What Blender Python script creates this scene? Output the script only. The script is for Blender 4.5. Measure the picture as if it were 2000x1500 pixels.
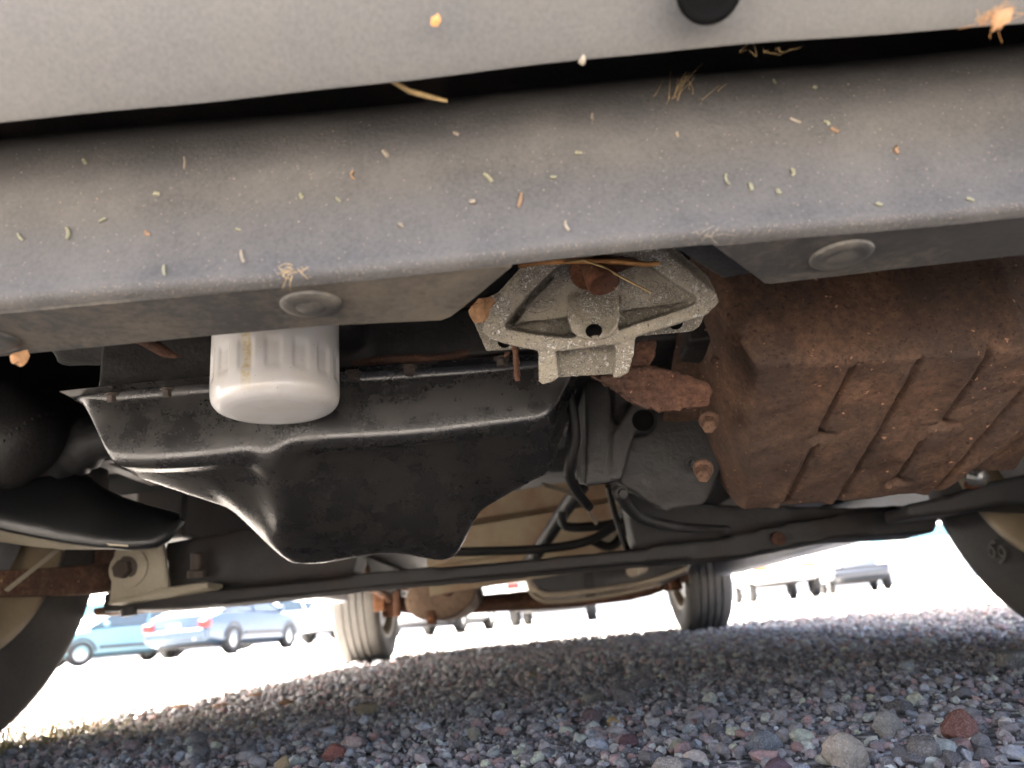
import bpy, bmesh, math, random
import numpy as np
from mathutils import Vector, Matrix

for o in list(bpy.data.objects):
    bpy.data.objects.remove(o)
SC = bpy.context.scene
COL = SC.collection
R = math.radians
random.seed(7)
RNG = np.random.default_rng(11)

# ------------------------------------------------------------------ camera
PITCH, ROLL, CAM_H, FPX = R(17.6), R(5.4), 0.088, 1500.0
FW = Vector((0, math.cos(PITCH), math.sin(PITCH)))
U0 = Vector((0, -math.sin(PITCH), math.cos(PITCH)))
RT = Vector((1, 0, 0)) * math.cos(ROLL) - U0 * math.sin(ROLL)
UP = Vector((1, 0, 0)) * math.sin(ROLL) + U0 * math.cos(ROLL)
EYE = Vector((0, 0, CAM_H))
cam_d = bpy.data.cameras.new('camera')
cam_d.sensor_width = 36.0
cam_d.lens = FPX / 2000.0 * 36.0
cam_d.clip_start = 0.01
cam_d.clip_end = 2000.0
cam_d.dof.use_dof = True
cam_d.dof.focus_distance = 0.44
cam_d.dof.aperture_fstop = 11.0
cam = bpy.data.objects.new('camera', cam_d)
COL.objects.link(cam)
M = Matrix.Identity(4)
for i in range(3):
    M[i][0], M[i][1], M[i][2], M[i][3] = RT[i], UP[i], -FW[i], EYE[i]
cam.matrix_world = M
SC.camera = cam

# ------------------------------------------------------------------ sky, sun, exposure
SUN_TO = Vector((-1.05, 0.62, 1.6)).normalized()
SUN_EL = math.asin(SUN_TO.z)
w = bpy.data.worlds.new('World')
SC.world = w
w.use_nodes = True
wn = w.node_tree
sky = wn.nodes.new('ShaderNodeTexSky')
sky.sky_type = 'NISHITA'
sky.sun_disc = False
sky.sun_elevation = SUN_EL
sky.sun_rotation = math.atan2(SUN_TO.x, SUN_TO.y)
sky.dust_density = 8.0
sky.air_density = 0.55
sky.ozone_density = 0.1
bgn = wn.nodes['Background']
wn.links.new(sky.outputs[0], bgn.inputs[0])
bgn.inputs[1].default_value = 0.062
sun_d = bpy.data.lights.new('sun', 'SUN')
sun_d.energy = 5.0
sun_d.angle = R(0.53)
sun_d.color = (1.0, 0.97, 0.935)
sun = bpy.data.objects.new('sun', sun_d)
COL.objects.link(sun)
sun.rotation_euler = (-SUN_TO).to_track_quat('-Z', 'Y').to_euler()
sun.location = SUN_TO * 30
vs = SC.view_settings
vs.view_transform = 'Standard'
vs.look = 'None'
vs.gamma = 1.0
vs.exposure = 5.15
vs.use_curve_mapping = False
SC.cycles.use_denoising = True
SC.cycles.max_bounces = 7
SC.cycles.diffuse_bounces = 5
SC.cycles.glossy_bounces = 3
SC.cycles.sample_clamp_indirect = 6.0
SC.cycles.caustics_reflective = False
SC.cycles.caustics_refractive = False

# ------------------------------------------------------------------ pixel rays (photo 2000x1500) used to take measurements
def ray(px, py):
    return FW + RT * ((px - 1000) / FPX) - UP * ((py - 750) / FPX)
def aty(px, py, Y):
    d = ray(px, py); return EYE + d * (Y / d.y)
def atz(px, py, Z):
    d = ray(px, py); return EYE + d * ((Z - CAM_H) / d.z)
def atx(px, py, X):
    d = ray(px, py); return EYE + d * (X / d.x)
def atpl(px, py, P, N):
    d = ray(px, py); return EYE + d * ((P - EYE).dot(N) / d.dot(N))
def ground_z(x, y):
    t = np.maximum(0.0, np.asarray(y, float) - 5.0)
    return 0.0125 * t * t / (t + 6.0)
def atg(px, py):
    p = atz(px, py, 0.0) if ray(px, py).z < -1e-4 else None
    d = ray(px, py)
    for Y in np.arange(0.3, 120, 0.02):
        q = EYE + d * (Y / d.y)
        if q.z <= float(ground_z(q.x, q.y)):
            return Vector((q.x, q.y, float(ground_z(q.x, q.y))))
    return EYE + d * (40 / d.y)

# ------------------------------------------------------------------ materials
MATS = {}
class NT:
    def __init__(s, name):
        s.m = bpy.data.materials.new(name); s.m.use_nodes = True
        s.t = s.m.node_tree; s.b = s.t.nodes['Principled BSDF']; MATS[name] = s.m
        s.co = s.t.nodes.new('ShaderNodeTexCoord').outputs['Object']
    def n(s, ty, **kw):
        x = s.t.nodes.new(ty)
        for k, v in kw.items():
            if k.startswith('i_'):
                x.inputs[k[2:].replace('_', ' ')].default_value = v
            else:
                setattr(x, k, v)
        return x
    def l(s, a, b): s.t.links.new(a, b)
    def noise(s, scale, detail=4, rough=0.55, dist=0.0, vec=None):
        x = s.n('ShaderNodeTexNoise'); x.inputs['Scale'].default_value = scale
        x.inputs['Detail'].default_value = detail; x.inputs['Roughness'].default_value = rough
        x.inputs['Distortion'].default_value = dist
        s.l(vec or s.co, x.inputs['Vector']); return x.outputs['Fac']
    def ramp(s, fac, stops):
        x = s.n('ShaderNodeValToRGB'); cr = x.color_ramp
        while len(cr.elements) < len(stops): cr.elements.new(0.5)
        for e, (p, c) in zip(cr.elements, stops):
            e.position = p; e.color = (c, c, c, 1) if not hasattr(c, '__len__') else (*c, 1)
        s.l(fac, x.inputs[0]); return x.outputs['Color']
    def mix(s, fac, a, b, mode='MIX'):
        x = s.n('ShaderNodeMix', data_type='RGBA', blend_type=mode)
        for inp, v in ((x.inputs[0], fac), (x.inputs[6], a), (x.inputs[7], b)):
            if hasattr(v, 'is_linked') or hasattr(v, 'links'): s.l(v, inp)
            else: inp.default_value = v if not hasattr(v, '__len__') else (*v, 1)
        return x.outputs[2]
    def math(s, op, a, b=0.0, clamp=False):
        x = s.n('ShaderNodeMath', operation=op, use_clamp=clamp)
        for inp, v in ((x.inputs[0], a), (x.inputs[1], b)):
            if hasattr(v, 'links'): s.l(v, inp)
            else: inp.default_value = v
        return x.outputs[0]
    def set(s, color=None, rough=None, metal=None, bump=None, dist=0.001, strength=1.0, spec=None):
        for k, v in (('Base Color', color), ('Roughness', rough), ('Metallic', metal), ('Specular IOR Level', spec)):
            if v is None: continue
            if hasattr(v, 'links'): s.l(v, s.b.inputs[k])
            else: s.b.inputs[k].default_value = v if not hasattr(v, '__len__') else (*v, 1)
        if bump is not None:
            x = s.n('ShaderNodeBump'); x.inputs['Distance'].default_value = dist
            x.inputs['Strength'].default_value = strength
            s.l(bump, x.inputs['Height']); s.l(x.outputs[0], s.b.inputs['Normal'])
        return s.m

def dusty(name, base, dust, lo=0.45, hi=0.7, scale=14, fine=420, rough=0.6, bump=0.0004, spec=0.5, speck=None):
    t = NT(name)
    a = t.noise(scale, 6, 0.62)
    f = t.noise(fine, 3, 0.6)
    fac = t.math('ADD', t.math('MULTIPLY', a, 0.72), t.math('MULTIPLY', f, 0.28))
    fac = t.ramp(fac, [(lo, 0.0), (hi, 1.0)])
    c = t.mix(fac, base, dust)
    c = t.mix(t.math('MULTIPLY', t.ramp(f, [(0.35, 0.0), (0.75, 1.0)]), 0.35), c, tuple(min(1, x * 1.7) for x in base))
    if speck:
        v = t.n('ShaderNodeTexVoronoi'); v.inputs['Scale'].default_value = speck[0]; t.l(t.co, v.inputs['Vector'])
        k = t.ramp(v.outputs['Distance'], [(0.0, 1.0), (speck[2], 1.0), (speck[2] + 0.05, 0.0)])
        c = t.mix(k, c, speck[1])
    r = t.ramp(fac, [(0.0, rough - 0.08), (1.0, min(1, rough + 0.2))])
    return t.set(c, r, 0.0, f, bump, 1.0, spec)

def rusty(name, dark, mid, light, scale=30, rough=0.9, flake=0.0012):
    t = NT(name)
    a = t.noise(scale, 8, 0.68, 0.3)
    b = t.noise(scale * 7, 5, 0.65)
    c = t.noise(scale * 22, 3, 0.6)
    f = t.math('ADD', t.math('MULTIPLY', a, 0.6), t.math('MULTIPLY', b, 0.4))
    col = t.ramp(f, [(0.32, dark), (0.5, mid), (0.68, light)])
    big = t.ramp(t.noise(scale * 0.3, 4, 0.6, 0.5), [(0.38, 0.0), (0.62, 1.0)])
    col = t.mix(t.math('MULTIPLY', big, 0.55), col, tuple(0.5 * x + 0.5 * sum(mid) / 3 * 0.75 for x in dark))
    sp = t.ramp(t.noise(scale * 5, 2, 0.5), [(0.7, 0.0), (0.76, 1.0)])
    col = t.mix(sp, col, tuple(min(1, x * 2.0) for x in light))
    col = t.mix(t.ramp(t.noise(scale * 9, 3, 0.6), [(0.30, 0.8), (0.42, 0.0)]), col, tuple(x * 0.6 for x in dark))
    hgt = t.math('ADD', t.math('MULTIPLY', b, 0.6), t.math('MULTIPLY', c, 0.4))
    return t.set(col, rough, 0.0, hgt, flake, 1.0, 0.25)

def plain(name, col, rough=0.5, metal=0.0, spec=0.5, var=0.12, scale=60):
    t = NT(name)
    a = t.noise(scale, 4)
    c = t.mix(t.ramp(a, [(0.3, 0.0), (0.7, 1.0)]), tuple(x * (1 - var) for x in col), tuple(min(1, x * (1 + var)) for x in col))
    return t.set(c, rough, metal, a, 0.0002, 0.6, spec)

dusty('bumper_paint', (0.068, 0.067, 0.066), (0.108, 0.102, 0.09), 0.35, 0.8, 13, 700, 0.62, 0.0001, 0.3)
dusty('valance_plastic', (0.060, 0.0585, 0.058), (0.112, 0.106, 0.099), 0.42, 0.75, 26, 620, 0.78, 0.0003, 0.22,
      speck=(300, (0.16, 0.15, 0.125), 0.07))
dusty('underside_plastic', (0.040, 0.038, 0.036), (0.20, 0.165, 0.12), 0.44, 0.68, 7, 260, 0.75, 0.0003, 0.3)
dusty('clip_plastic', (0.035, 0.034, 0.032), (0.15, 0.13, 0.10), 0.45, 0.7, 40, 600, 0.6, 0.0002)
dusty('pan_black', (0.011, 0.011, 0.0115), (0.030, 0.026, 0.021), 0.42, 0.80, 34, 520, 0.30, 0.00006, 0.6,
      speck=(190, (0.07, 0.06, 0.05), 0.05))
dusty('black_rubber', (0.016, 0.016, 0.017), (0.05, 0.047, 0.042), 0.45, 0.8, 20, 300, 0.65, 0.0004)
dusty('black_plastic', (0.008, 0.009, 0.010), (0.025, 0.024, 0.022), 0.5, 0.8, 14, 300, 0.45, 0.0002)
dusty('engine_dark', (0.006, 0.006, 0.006), (0.022, 0.017, 0.013), 0.45, 0.8, 22, 200, 0.7, 0.0008)
dusty('case_alloy', (0.0055, 0.0057, 0.0062), (0.016, 0.0125, 0.010), 0.4, 0.75, 18, 260, 0.65, 0.0008)
dusty('frame_black', (0.012, 0.012, 0.013), (0.055, 0.036, 0.027), 0.5, 0.75, 12, 150, 0.7, 0.0008)
dusty('tyre_rubber', (0.022, 0.022, 0.023), (0.075, 0.066, 0.053), 0.45, 0.75, 9, 180, 0.8, 0.0005)
dusty('tyre_dusty_lit', (0.075, 0.071, 0.065), (0.15, 0.138, 0.118), 0.4, 0.75, 9, 180, 0.85, 0.0005)  # dust, plus sunlight and haze on the rear tyres put into the colour
dusty('rim_steel', (0.20, 0.16, 0.105), (0.11, 0.08, 0.05), 0.4, 0.7, 9, 120, 0.55, 0.0004)
dusty('hub_grey', (0.16, 0.165, 0.18), (0.11, 0.10, 0.085), 0.45, 0.75, 9, 120, 0.6, 0.0004)
dusty('galvanised_tan', (0.20, 0.165, 0.105), (0.14, 0.07, 0.04), 0.42, 0.58, 6, 90, 0.6, 0.0006)
dusty('bracket_tan', (0.30, 0.27, 0.21), (0.22, 0.19, 0.14), 0.4, 0.7, 20, 300, 0.7, 0.0005)
dusty('sill_grey', (0.42, 0.45, 0.50), (0.32, 0.31, 0.28), 0.45, 0.75, 5, 90, 0.5, 0.0002)
dusty('tank_black', (0.018, 0.018, 0.02), (0.08, 0.07, 0.055), 0.45, 0.8, 6, 90, 0.55, 0.0004)
dusty('tank_seam', (0.20, 0.165, 0.12), (0.12, 0.095, 0.07), 0.45, 0.8, 8, 90, 0.7, 0.0004)
rusty('rust_pan', (0.036, 0.022, 0.016), (0.098, 0.056, 0.037), (0.20, 0.115, 0.070), 34, 0.85, 0.0014)
rusty('rust_orange', (0.055, 0.022, 0.011), (0.12, 0.045, 0.02), (0.22, 0.085, 0.035), 60, 0.9, 0.0008)
rusty('rust_arm', (0.038, 0.018, 0.012), (0.088, 0.043, 0.028), (0.165, 0.085, 0.052), 60, 0.92, 0.0022)
rusty('rust_frame', (0.05, 0.028, 0.020), (0.10, 0.05, 0.032), (0.26, 0.17, 0.10), 28, 0.9, 0.0012)
rusty('rust_axle', (0.045, 0.022, 0.014), (0.10, 0.042, 0.02), (0.28, 0.12, 0.045), 9, 0.9, 0.002)
rusty('muffler_tan', (0.07, 0.045, 0.03), (0.13, 0.085, 0.055), (0.20, 0.14, 0.09), 9, 0.85, 0.001)
plain('teal_gasket', (0.03, 0.16, 0.19), 0.5)
plain('hose_black', (0.006, 0.006, 0.006), 0.6, 0.0, 0.3)
plain('cable_tan', (0.16, 0.13, 0.09), 0.6)
plain('bolt_grey', (0.055, 0.042, 0.034), 0.7, 0.1)
plain('dark_hole', (0.003, 0.003, 0.003), 0.9, 0.0, 0.05)
plain('paint_grey', (0.20, 0.21, 0.22), 0.35)
plain('glass_dark', (0.02, 0.025, 0.03), 0.05, 0.0, 0.7)
plain('chrome_light', (0.6, 0.6, 0.6), 0.25, 0.9)
plain('straw', (0.36, 0.25, 0.11), 0.7, var=0.3, scale=300)
plain('stem_orange', (0.34, 0.16, 0.045), 0.55, var=0.35, scale=200)
plain('leaf_brown', (0.26, 0.14, 0.065), 0.8, var=0.35, scale=200)
plain('clip_green', (0.18, 0.178, 0.12), 0.7, var=0.2, scale=400)
plain('clip_straw', (0.22, 0.19, 0.145), 0.7, var=0.25, scale=400)
plain('clip_orange', (0.19, 0.12, 0.072), 0.7, var=0.25, scale=400)
plain('grass_dry', (0.30, 0.25, 0.10), 0.7, var=0.4, scale=40)
plain('dirt_crumb', (0.21, 0.17, 0.125), 0.9, var=0.4, scale=500)
plain('letter_grey', (0.05, 0.048, 0.044), 0.7)

def cast_alloy():
    t = NT('cast_alloy')
    a = t.noise(35, 6, 0.6)
    b = t.noise(420, 4, 0.6)
    c = t.ramp(a, [(0.3, (0.15, 0.132, 0.10)), (0.5, (0.21, 0.187, 0.145)), (0.7, (0.27, 0.243, 0.19))])
    patch = t.ramp(t.noise(38, 5, 0.65, 0.5), [(0.42, 0.0), (0.60, 1.0)])
    flk = t.ramp(t.noise(560, 5, 0.7, 1.2), [(0.51, 0.0), (0.58, 1.0)])
    k = t.math('MULTIPLY', patch, flk)
    c = t.mix(k, c, (0.74, 0.72, 0.68))
    c = t.mix(t.ramp(t.noise(900, 2), [(0.30, 1.0), (0.40, 0.0)]), c, (0.06, 0.05, 0.04))
    hgt = t.math('ADD', t.math('MULTIPLY', k, 1.0), t.math('MULTIPLY', b, 0.8))
    return t.set(c, 0.8, 0.0, hgt, 0.0007, 1.0, 0.35)
cast_alloy()

def filter_white():
    t = NT('filter_white')
    # an oil-and-dust streak running down the can, in the can's own coordinates
    sx = t.n('ShaderNodeSeparateXYZ'); t.l(t.co, sx.inputs[0])
    off = t.math('ADD', sx.outputs['X'], t.math('MULTIPLY', t.math('SUBTRACT', t.noise(90, 3), 0.5), 0.0025))
    d = t.math('ABSOLUTE', t.math('ADD', off, 0.0060))
    st = t.ramp(t.math('MULTIPLY', d, 100.0), [(0.22, 1.0), (0.40, 0.0)])
    st = t.math('MULTIPLY', st, t.ramp(t.noise(300, 4, 0.7), [(0.36, 0.25), (0.62, 0.95)]))
    st = t.math('MULTIPLY', st, t.ramp(t.math('MULTIPLY', sx.outputs['Z'], 50.0), [(0.15, 0.0), (0.55, 1.0)]))
    c = t.mix(t.ramp(t.noise(40, 5), [(0.45, 0.0), (0.75, 1.0)]), (0.58, 0.575, 0.57), (0.53, 0.51, 0.47))
    c = t.mix(st, c, (0.44, 0.36, 0.20))
    spk = t.ramp(t.noise(500, 2), [(0.70, 0.0), (0.74, 1.0)])
    c = t.mix(spk, c, (0.42, 0.34, 0.22))
    return t.set(c, t.ramp(st, [(0, 0.16), (1, 0.5)]), 0.0, t.noise(120, 2), 0.00008, 0.5, 0.5)
filter_white()

STONE_STOPS = [(0.0, (0.133, 0.123, 0.119)), (0.22, (0.255, 0.236, 0.223)), (0.40, (0.407, 0.366, 0.334)), (0.53, (0.556, 0.491, 0.434)),
               (0.62, (0.412, 0.304, 0.289)), (0.69, (0.540, 0.319, 0.262)), (0.76, (0.700, 0.700, 0.558)), (0.84, (0.360, 0.378, 0.393)),
               (0.91, (0.700, 0.700, 0.700)), (0.96, (0.700, 0.700, 0.467)), (1.0, (0.700, 0.700, 0.700))]
def stone_mat(name, src):
    t = NT(name)
    if src == 'attr':
        at = t.n('ShaderNodeAttribute', attribute_name='tone'); f = at.outputs['Fac']
    else:
        oi = t.n('ShaderNodeObjectInfo'); f = oi.outputs['Random']
    c = t.ramp(f, STONE_STOPS)
    k_ = 1.0 if src == 'attr' else 0.012
    g = t.noise(190 * k_, 6, 0.7)
    s = t.noise(900 * k_, 3, 0.6)
    c = t.mix(t.ramp(g, [(0.35, 0.0), (0.65, 1.0)]), t.mix(0.5, c, (0.05, 0.045, 0.045)), c)
    c = t.mix(t.math('MULTIPLY', t.ramp(s, [(0.52, 0.0), (0.66, 1.0)]), 0.55), c, (0.42, 0.39, 0.36))
    return t.set(c, 0.88, 0.0, t.math('ADD', g, t.math('MULTIPLY', s, 0.7)), 0.0022, 1.0, 0.2)
stone_mat('stone', 'obj')
stone_mat('gravel_mix', 'attr')
def hero_stone(name, col, spk):
    t = NT(name)
    g = t.noise(2.2, 7, 0.72); s = t.noise(9.0, 4, 0.65)
    c = t.mix(t.ramp(g, [(0.35, 0.0), (0.65, 1.0)]), tuple(x * 0.62 for x in col), tuple(x * 0.95 for x in col))
    c = t.mix(t.math('MULTIPLY', t.ramp(s, [(0.5, 0.0), (0.62, 1.0)]), 0.6), c, spk)
    return t.set(c, 0.8, 0.0, t.math('ADD', g, t.math('MULTIPLY', s, 0.4)), 0.0022, 1.0, 0.2)
def ground_mat():
    t = NT('ground_gravel')
    v = t.n('ShaderNodeTexVoronoi'); v.inputs['Scale'].default_value = 75; t.l(t.co, v.inputs['Vector'])
    sep = t.n('ShaderNodeSeparateColor'); t.l(v.outputs['Color'], sep.inputs[0])
    c = t.ramp(sep.outputs[0], STONE_STOPS)
    c = t.mix(t.ramp(v.outputs['Distance'], [(0.25, 0.0), (0.6, 1.0)]), c, (0.05, 0.045, 0.04))
    big = t.ramp(t.noise(0.7, 4), [(0.35, 0.0), (0.7, 1.0)])
    c = t.mix(t.math('ADD', t.math('MULTIPLY', big, 0.3), 0.3), c, (0.31, 0.295, 0.27))
    return t.set(c, 0.9, 0.0, t.math('SUBTRACT', 1.0, v.outputs['Distance']), 0.006, 1.0, 0.3)
ground_mat()

# ------------------------------------------------------------------ mesh helpers
def link(name, me, mat=None, parent=None):
    o = bpy.data.objects.new(name, me)
    COL.objects.link(o)
    if mat: me.materials.append(MATS[mat])
    if parent is not None:
        o.parent = parent
        o.matrix_parent_inverse = Matrix.Translation(-Vector(BASE.get(parent.name, (0, 0, 0))))
    return o
BASE = {}
def empty(name, loc=(0, 0, 0), parent=None):
    o = bpy.data.objects.new(name, None)
    o.empty_display_size = 0.05
    COL.objects.link(o)
    if parent is not None:
        o.parent = parent
        o.matrix_parent_inverse = Matrix.Translation(-Vector(BASE.get(parent.name, (0, 0, 0))))
    o.location = loc
    BASE[o.name] = tuple(loc)
    return o
def tag(o, label=None, cat=None, group=None, kind=None):
    if label: o['label'] = label
    if cat: o['category'] = cat
    if group: o['group'] = group
    if kind: o['kind'] = kind
    return o

class MB:
    def __init__(s): s.v = []; s.f = []
    def add(s, vs, fs):
        n = len(s.v); s.v += [tuple(x) for x in vs]; s.f += [tuple(i + n for i in f) for f in fs]; return s
    def box(s, c, size, rot=None):
        c = Vector(c); h = [x / 2 for x in size]
        vs = [Vector((sx * h[0], sy * h[1], sz * h[2])) for sx in (-1, 1) for sy in (-1, 1) for sz in (-1, 1)]
        if rot is not None: vs = [rot @ v for v in vs]
        return s.add([v + c for v in vs], [(0, 1, 3, 2), (4, 6, 7, 5), (0, 4, 5, 1), (2, 3, 7, 6), (0, 2, 6, 4), (1, 5, 7, 3)])
    def prism(s, poly, vec):
        n = len(poly); vec = Vector(vec); poly = [Vector(p) for p in poly]
        nor = Vector((0, 0, 0))
        for i in range(n):
            a, b = poly[i], poly[(i + 1) % n]; nor += a.cross(b)
        if nor.dot(vec) > 0: poly = poly[::-1]
        vs = poly + [p + vec for p in poly]
        return s.add(vs, [tuple(range(n)), tuple(range(2 * n - 1, n - 1, -1))] + [(i, i + n, (i + 1) % n + n, (i + 1) % n) for i in range(n)])
    def lathe(s, prof, o, ax, n=32, cap=True):
        o = Vector(o); ax = Vector(ax).normalized()
        u = ax.orthogonal().normalized(); w_ = ax.cross(u)
        vs, fs = [], []
        for r_, t in prof:
            for k in range(n):
                a = 2 * math.pi * k / n
                vs.append(o + ax * t + (u * math.cos(a) + w_ * math.sin(a)) * r_)
        for i in range(len(prof) - 1):
            for k in range(n):
                k2 = (k + 1) % n
                fs.append((i * n + k, i * n + k2, (i + 1) * n + k2, (i + 1) * n + k))
        if cap:
            fs.append(tuple(range(n - 1, -1, -1))); L = (len(prof) - 1) * n
            fs.append(tuple(range(L, L + n)))
        return s.add(vs, fs)
    def cyl(s, a, b, r_, n=16, r2=None):
        a, b = Vector(a), Vector(b)
        return s.lathe([(r_, 0), (r2 if r2 is not None else r_, (b - a).length)], a, b - a, n)
    def tube(s, path, r_, n=10, smooth=5):
        P = [Vector(p) for p in path]
        if smooth and len(P) > 2:
            Q = []
            for i in range(len(P) - 1):
                p0, p1, p2, p3 = P[max(i - 1, 0)], P[i], P[i + 1], P[min(i + 2, len(P) - 1)]
                for k in range(smooth):
                    t = k / smooth
                    Q.append(0.5 * ((2 * p1) + (p2 - p0) * t + (2 * p0 - 5 * p1 + 4 * p2 - p3) * t * t + (3 * p1 - p0 - 3 * p2 + p3) * t ** 3))
            P = Q + [P[-1]]
        rad = r_ if hasattr(r_, '__len__') else [r_, r_]
        vs, fs = [], []
        t0 = (P[1] - P[0]).normalized(); u = t0.orthogonal().normalized()
        for i, p in enumerate(P):
            t = (P[min(i + 1, len(P) - 1)] - P[max(i - 1, 0)]).normalized()
            u = (u - t * u.dot(t)).normalized(); w_ = t.cross(u)
            f = i / (len(P) - 1) * (len(rad) - 1); j = min(int(f), len(rad) - 2)
            rr = rad[j] + (rad[j + 1] - rad[j]) * (f - j)
            for k in range(n):
                a = 2 * math.pi * k / n
                vs.append(p + (u * math.cos(a) + w_ * math.sin(a)) * rr)
        for i in range(len(P) - 1):
            for k in range(n):
                k2 = (k + 1) % n
                fs.append((i * n + k, i * n + k2, (i + 1) * n + k2, (i + 1) * n + k))
        L = (len(P) - 1) * n
        fs += [tuple(range(n - 1, -1, -1)), tuple(range(L, L + n))]
        return s.add(vs, fs)
    def grid(s, rows, flip=False):
        nr, nc = len(rows), len(rows[0])
        fs = []
        for i in range(nr - 1):
            for j in range(nc - 1):
                q = (i * nc + j, i * nc + j + 1, (i + 1) * nc + j + 1, (i + 1) * nc + j)
                fs.append(q[::-1] if flip else q)
        return s.add([p for r_ in rows for p in r_], fs)
    def build(s, name, mat, parent=None, smooth=False, bevel=0.0, seg=2, solid=0.0, fix=False):
        me = bpy.data.meshes.new(name)
        me.from_pydata(s.v, [], s.f)
        if fix:
            b = bmesh.new(); b.from_mesh(me); bmesh.ops.recalc_face_normals(b, faces=b.faces); b.to_mesh(me); b.free()
        if smooth: me.shade_smooth()
        o = link(name, me, mat, parent)
        if solid:
            m = o.modifiers.new('solid', 'SOLIDIFY'); m.thickness = solid; m.offset = -1
        if bevel:
            m = o.modifiers.new('bevel', 'BEVEL'); m.width = bevel; m.segments = seg; m.limit_method = 'ANGLE'; m.angle_limit = R(35)
            if not smooth: me.shade_smooth(); me.set_sharp_from_angle(angle=R(35))
        return o

_ct = {}
def cloud(size, depth=3):
    k = (size, depth)
    if k not in _ct:
        t = bpy.data.textures.new('cloud', 'CLOUDS'); t.noise_scale = size; t.noise_depth = depth; _ct[k] = t
    return _ct[k]
def castify(o, voxel, smooth_it=4, amp=0.0006, size=0.006):
    m = o.modifiers.new('weld', 'REMESH'); m.mode = 'VOXEL'; m.voxel_size = voxel; m.use_smooth_shade = True
    m = o.modifiers.new('soften', 'SMOOTH'); m.factor = 0.5; m.iterations = smooth_it
    if amp:
        m = o.modifiers.new('rough', 'DISPLACE'); m.texture = cloud(size); m.strength = amp; m.mid_level = 0.5; m.texture_coords = 'LOCAL'
    return o
def sm(t):
    t = np.clip(t, 0, 1); return t * t * (3 - 2 * t)
def np_mesh(name, V, Fq, mat, parent=None, smooth=True):
    me = bpy.data.meshes.new(name)
    V = np.asarray(V, np.float32); Fq = np.asarray(Fq, np.int32)
    me.vertices.add(len(V)); me.vertices.foreach_set('co', V.ravel())
    k = Fq.shape[1]
    me.loops.add(Fq.size); me.loops.foreach_set('vertex_index', Fq.ravel())
    me.polygons.add(len(Fq)); me.polygons.foreach_set('loop_start', np.arange(0, Fq.size, k, dtype=np.int32))
    me.update(calc_edges=True); me.validate()
    if smooth: me.shade_smooth()
    return link(name, me, mat, parent)
def grid_faces(nr, nc):
    i, j = np.meshgrid(np.arange(nr - 1), np.arange(nc - 1), indexing='ij')
    a = (i * nc + j).ravel()
    return np.stack([a, a + 1, a + nc + 1, a + nc], 1)
def bolt(parent, pos, ax, r_, h, mat='bolt_grey', name='bolt'):
    ax = Vector(ax).normalized(); pos = Vector(pos)
    b = MB().lathe([(r_ * 1.35, 0), (r_ * 1.35, h * 0.18), (r_ * 1.1, h * 0.26)], pos, ax, 20)
    b.lathe([(r_, h * 0.2), (r_, h * 0.92), (r_ * 0.86, h)], pos, ax, 6)
    return b.build(name, mat, parent)

# ------------------------------------------------------------------ ground
xs = np.concatenate([-np.geomspace(400, 3, 26), np.linspace(-2.6, 2.6, 53), np.geomspace(3, 400, 26)])
ys = np.concatenate([-np.geomspace(300, 3, 22), np.linspace(-2.6, 8, 107), np.geomspace(8.3, 900, 40)])
XX, YY = np.meshgrid(xs, ys)
ZZ = ground_z(XX, YY) + 0.004 * np.sin(XX * 3.1 + YY * 1.3) * np.sin(YY * 2.3) * (np.abs(XX) < 8) - 0.004
ground = np_mesh('ground', np.stack([XX, YY, ZZ], -1).reshape(-1, 3), grid_faces(*XX.shape), 'ground_gravel')
tag(ground, 'grey and brown gravel parking ground', None, None, 'structure')

def ico(sub):
    b = bmesh.new(); bmesh.ops.create_icosphere(b, subdivisions=sub, radius=1.0)
    V = np.array([v.co[:] for v in b.verts]); F_ = np.array([[v.index for v in f.verts] for f in b.faces]); b.free(); return V, F_
def stone_shape(V, seed, ang=0.5):
    r_ = np.random.default_rng(seed)                         # crushed stone: sphere cut by random planes, edges slightly worn
    rad = np.full(len(V), 1.0)
    for _ in range(r_.integers(13, 22)):
        n = r_.normal(size=3); n /= np.linalg.norm(n)
        lim = r_.uniform(0.52, 0.74) if r_.random() < ang else r_.uniform(0.70, 0.92)
        d = V @ n; cut = np.where(d > 1e-3, lim / np.maximum(d, 1e-3), 9.0)
        k = 0.03 if ang > 0.4 else 0.10
        rad = 0.5 * (rad + cut - np.sqrt((rad - cut) ** 2 + k * k))
    P = V * rad[:, None] * 1.25
    P = P * np.array([1.0, r_.uniform(0.68, 0.98), r_.uniform(0.55, 0.85)])
    for fq, am in ((4, 0.03), (9, 0.025), (17, 0.018)):
        P = P * (1 + am * np.sin(P @ r_.normal(size=3) * fq + r_.uniform(0, 6)) * np.sin(P @ r_.normal(size=3) * fq + r_.uniform(0, 6)))[:, None]
    return P
def rotm(a, b, c):
    ca, sa, cb, sb, cc, sc_ = np.cos(a), np.sin(a), np.cos(b), np.sin(b), np.cos(c), np.sin(c)
    z = np.zeros_like(a); o = np.ones_like(a)
    Rz = np.stack([np.stack([ca, -sa, z], -1), np.stack([sa, ca, z], -1), np.stack([z, z, o], -1)], -2)
    Rx = np.stack([np.stack([o, z, z], -1), np.stack([z, cb, -sb], -1), np.stack([z, sb, cb], -1)], -2)
    Ry = np.stack([np.stack([cc, z, sc_], -1), np.stack([z, o, z], -1), np.stack([-sc_, z, cc], -1)], -2)
    return Rz @ Rx @ Ry
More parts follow.
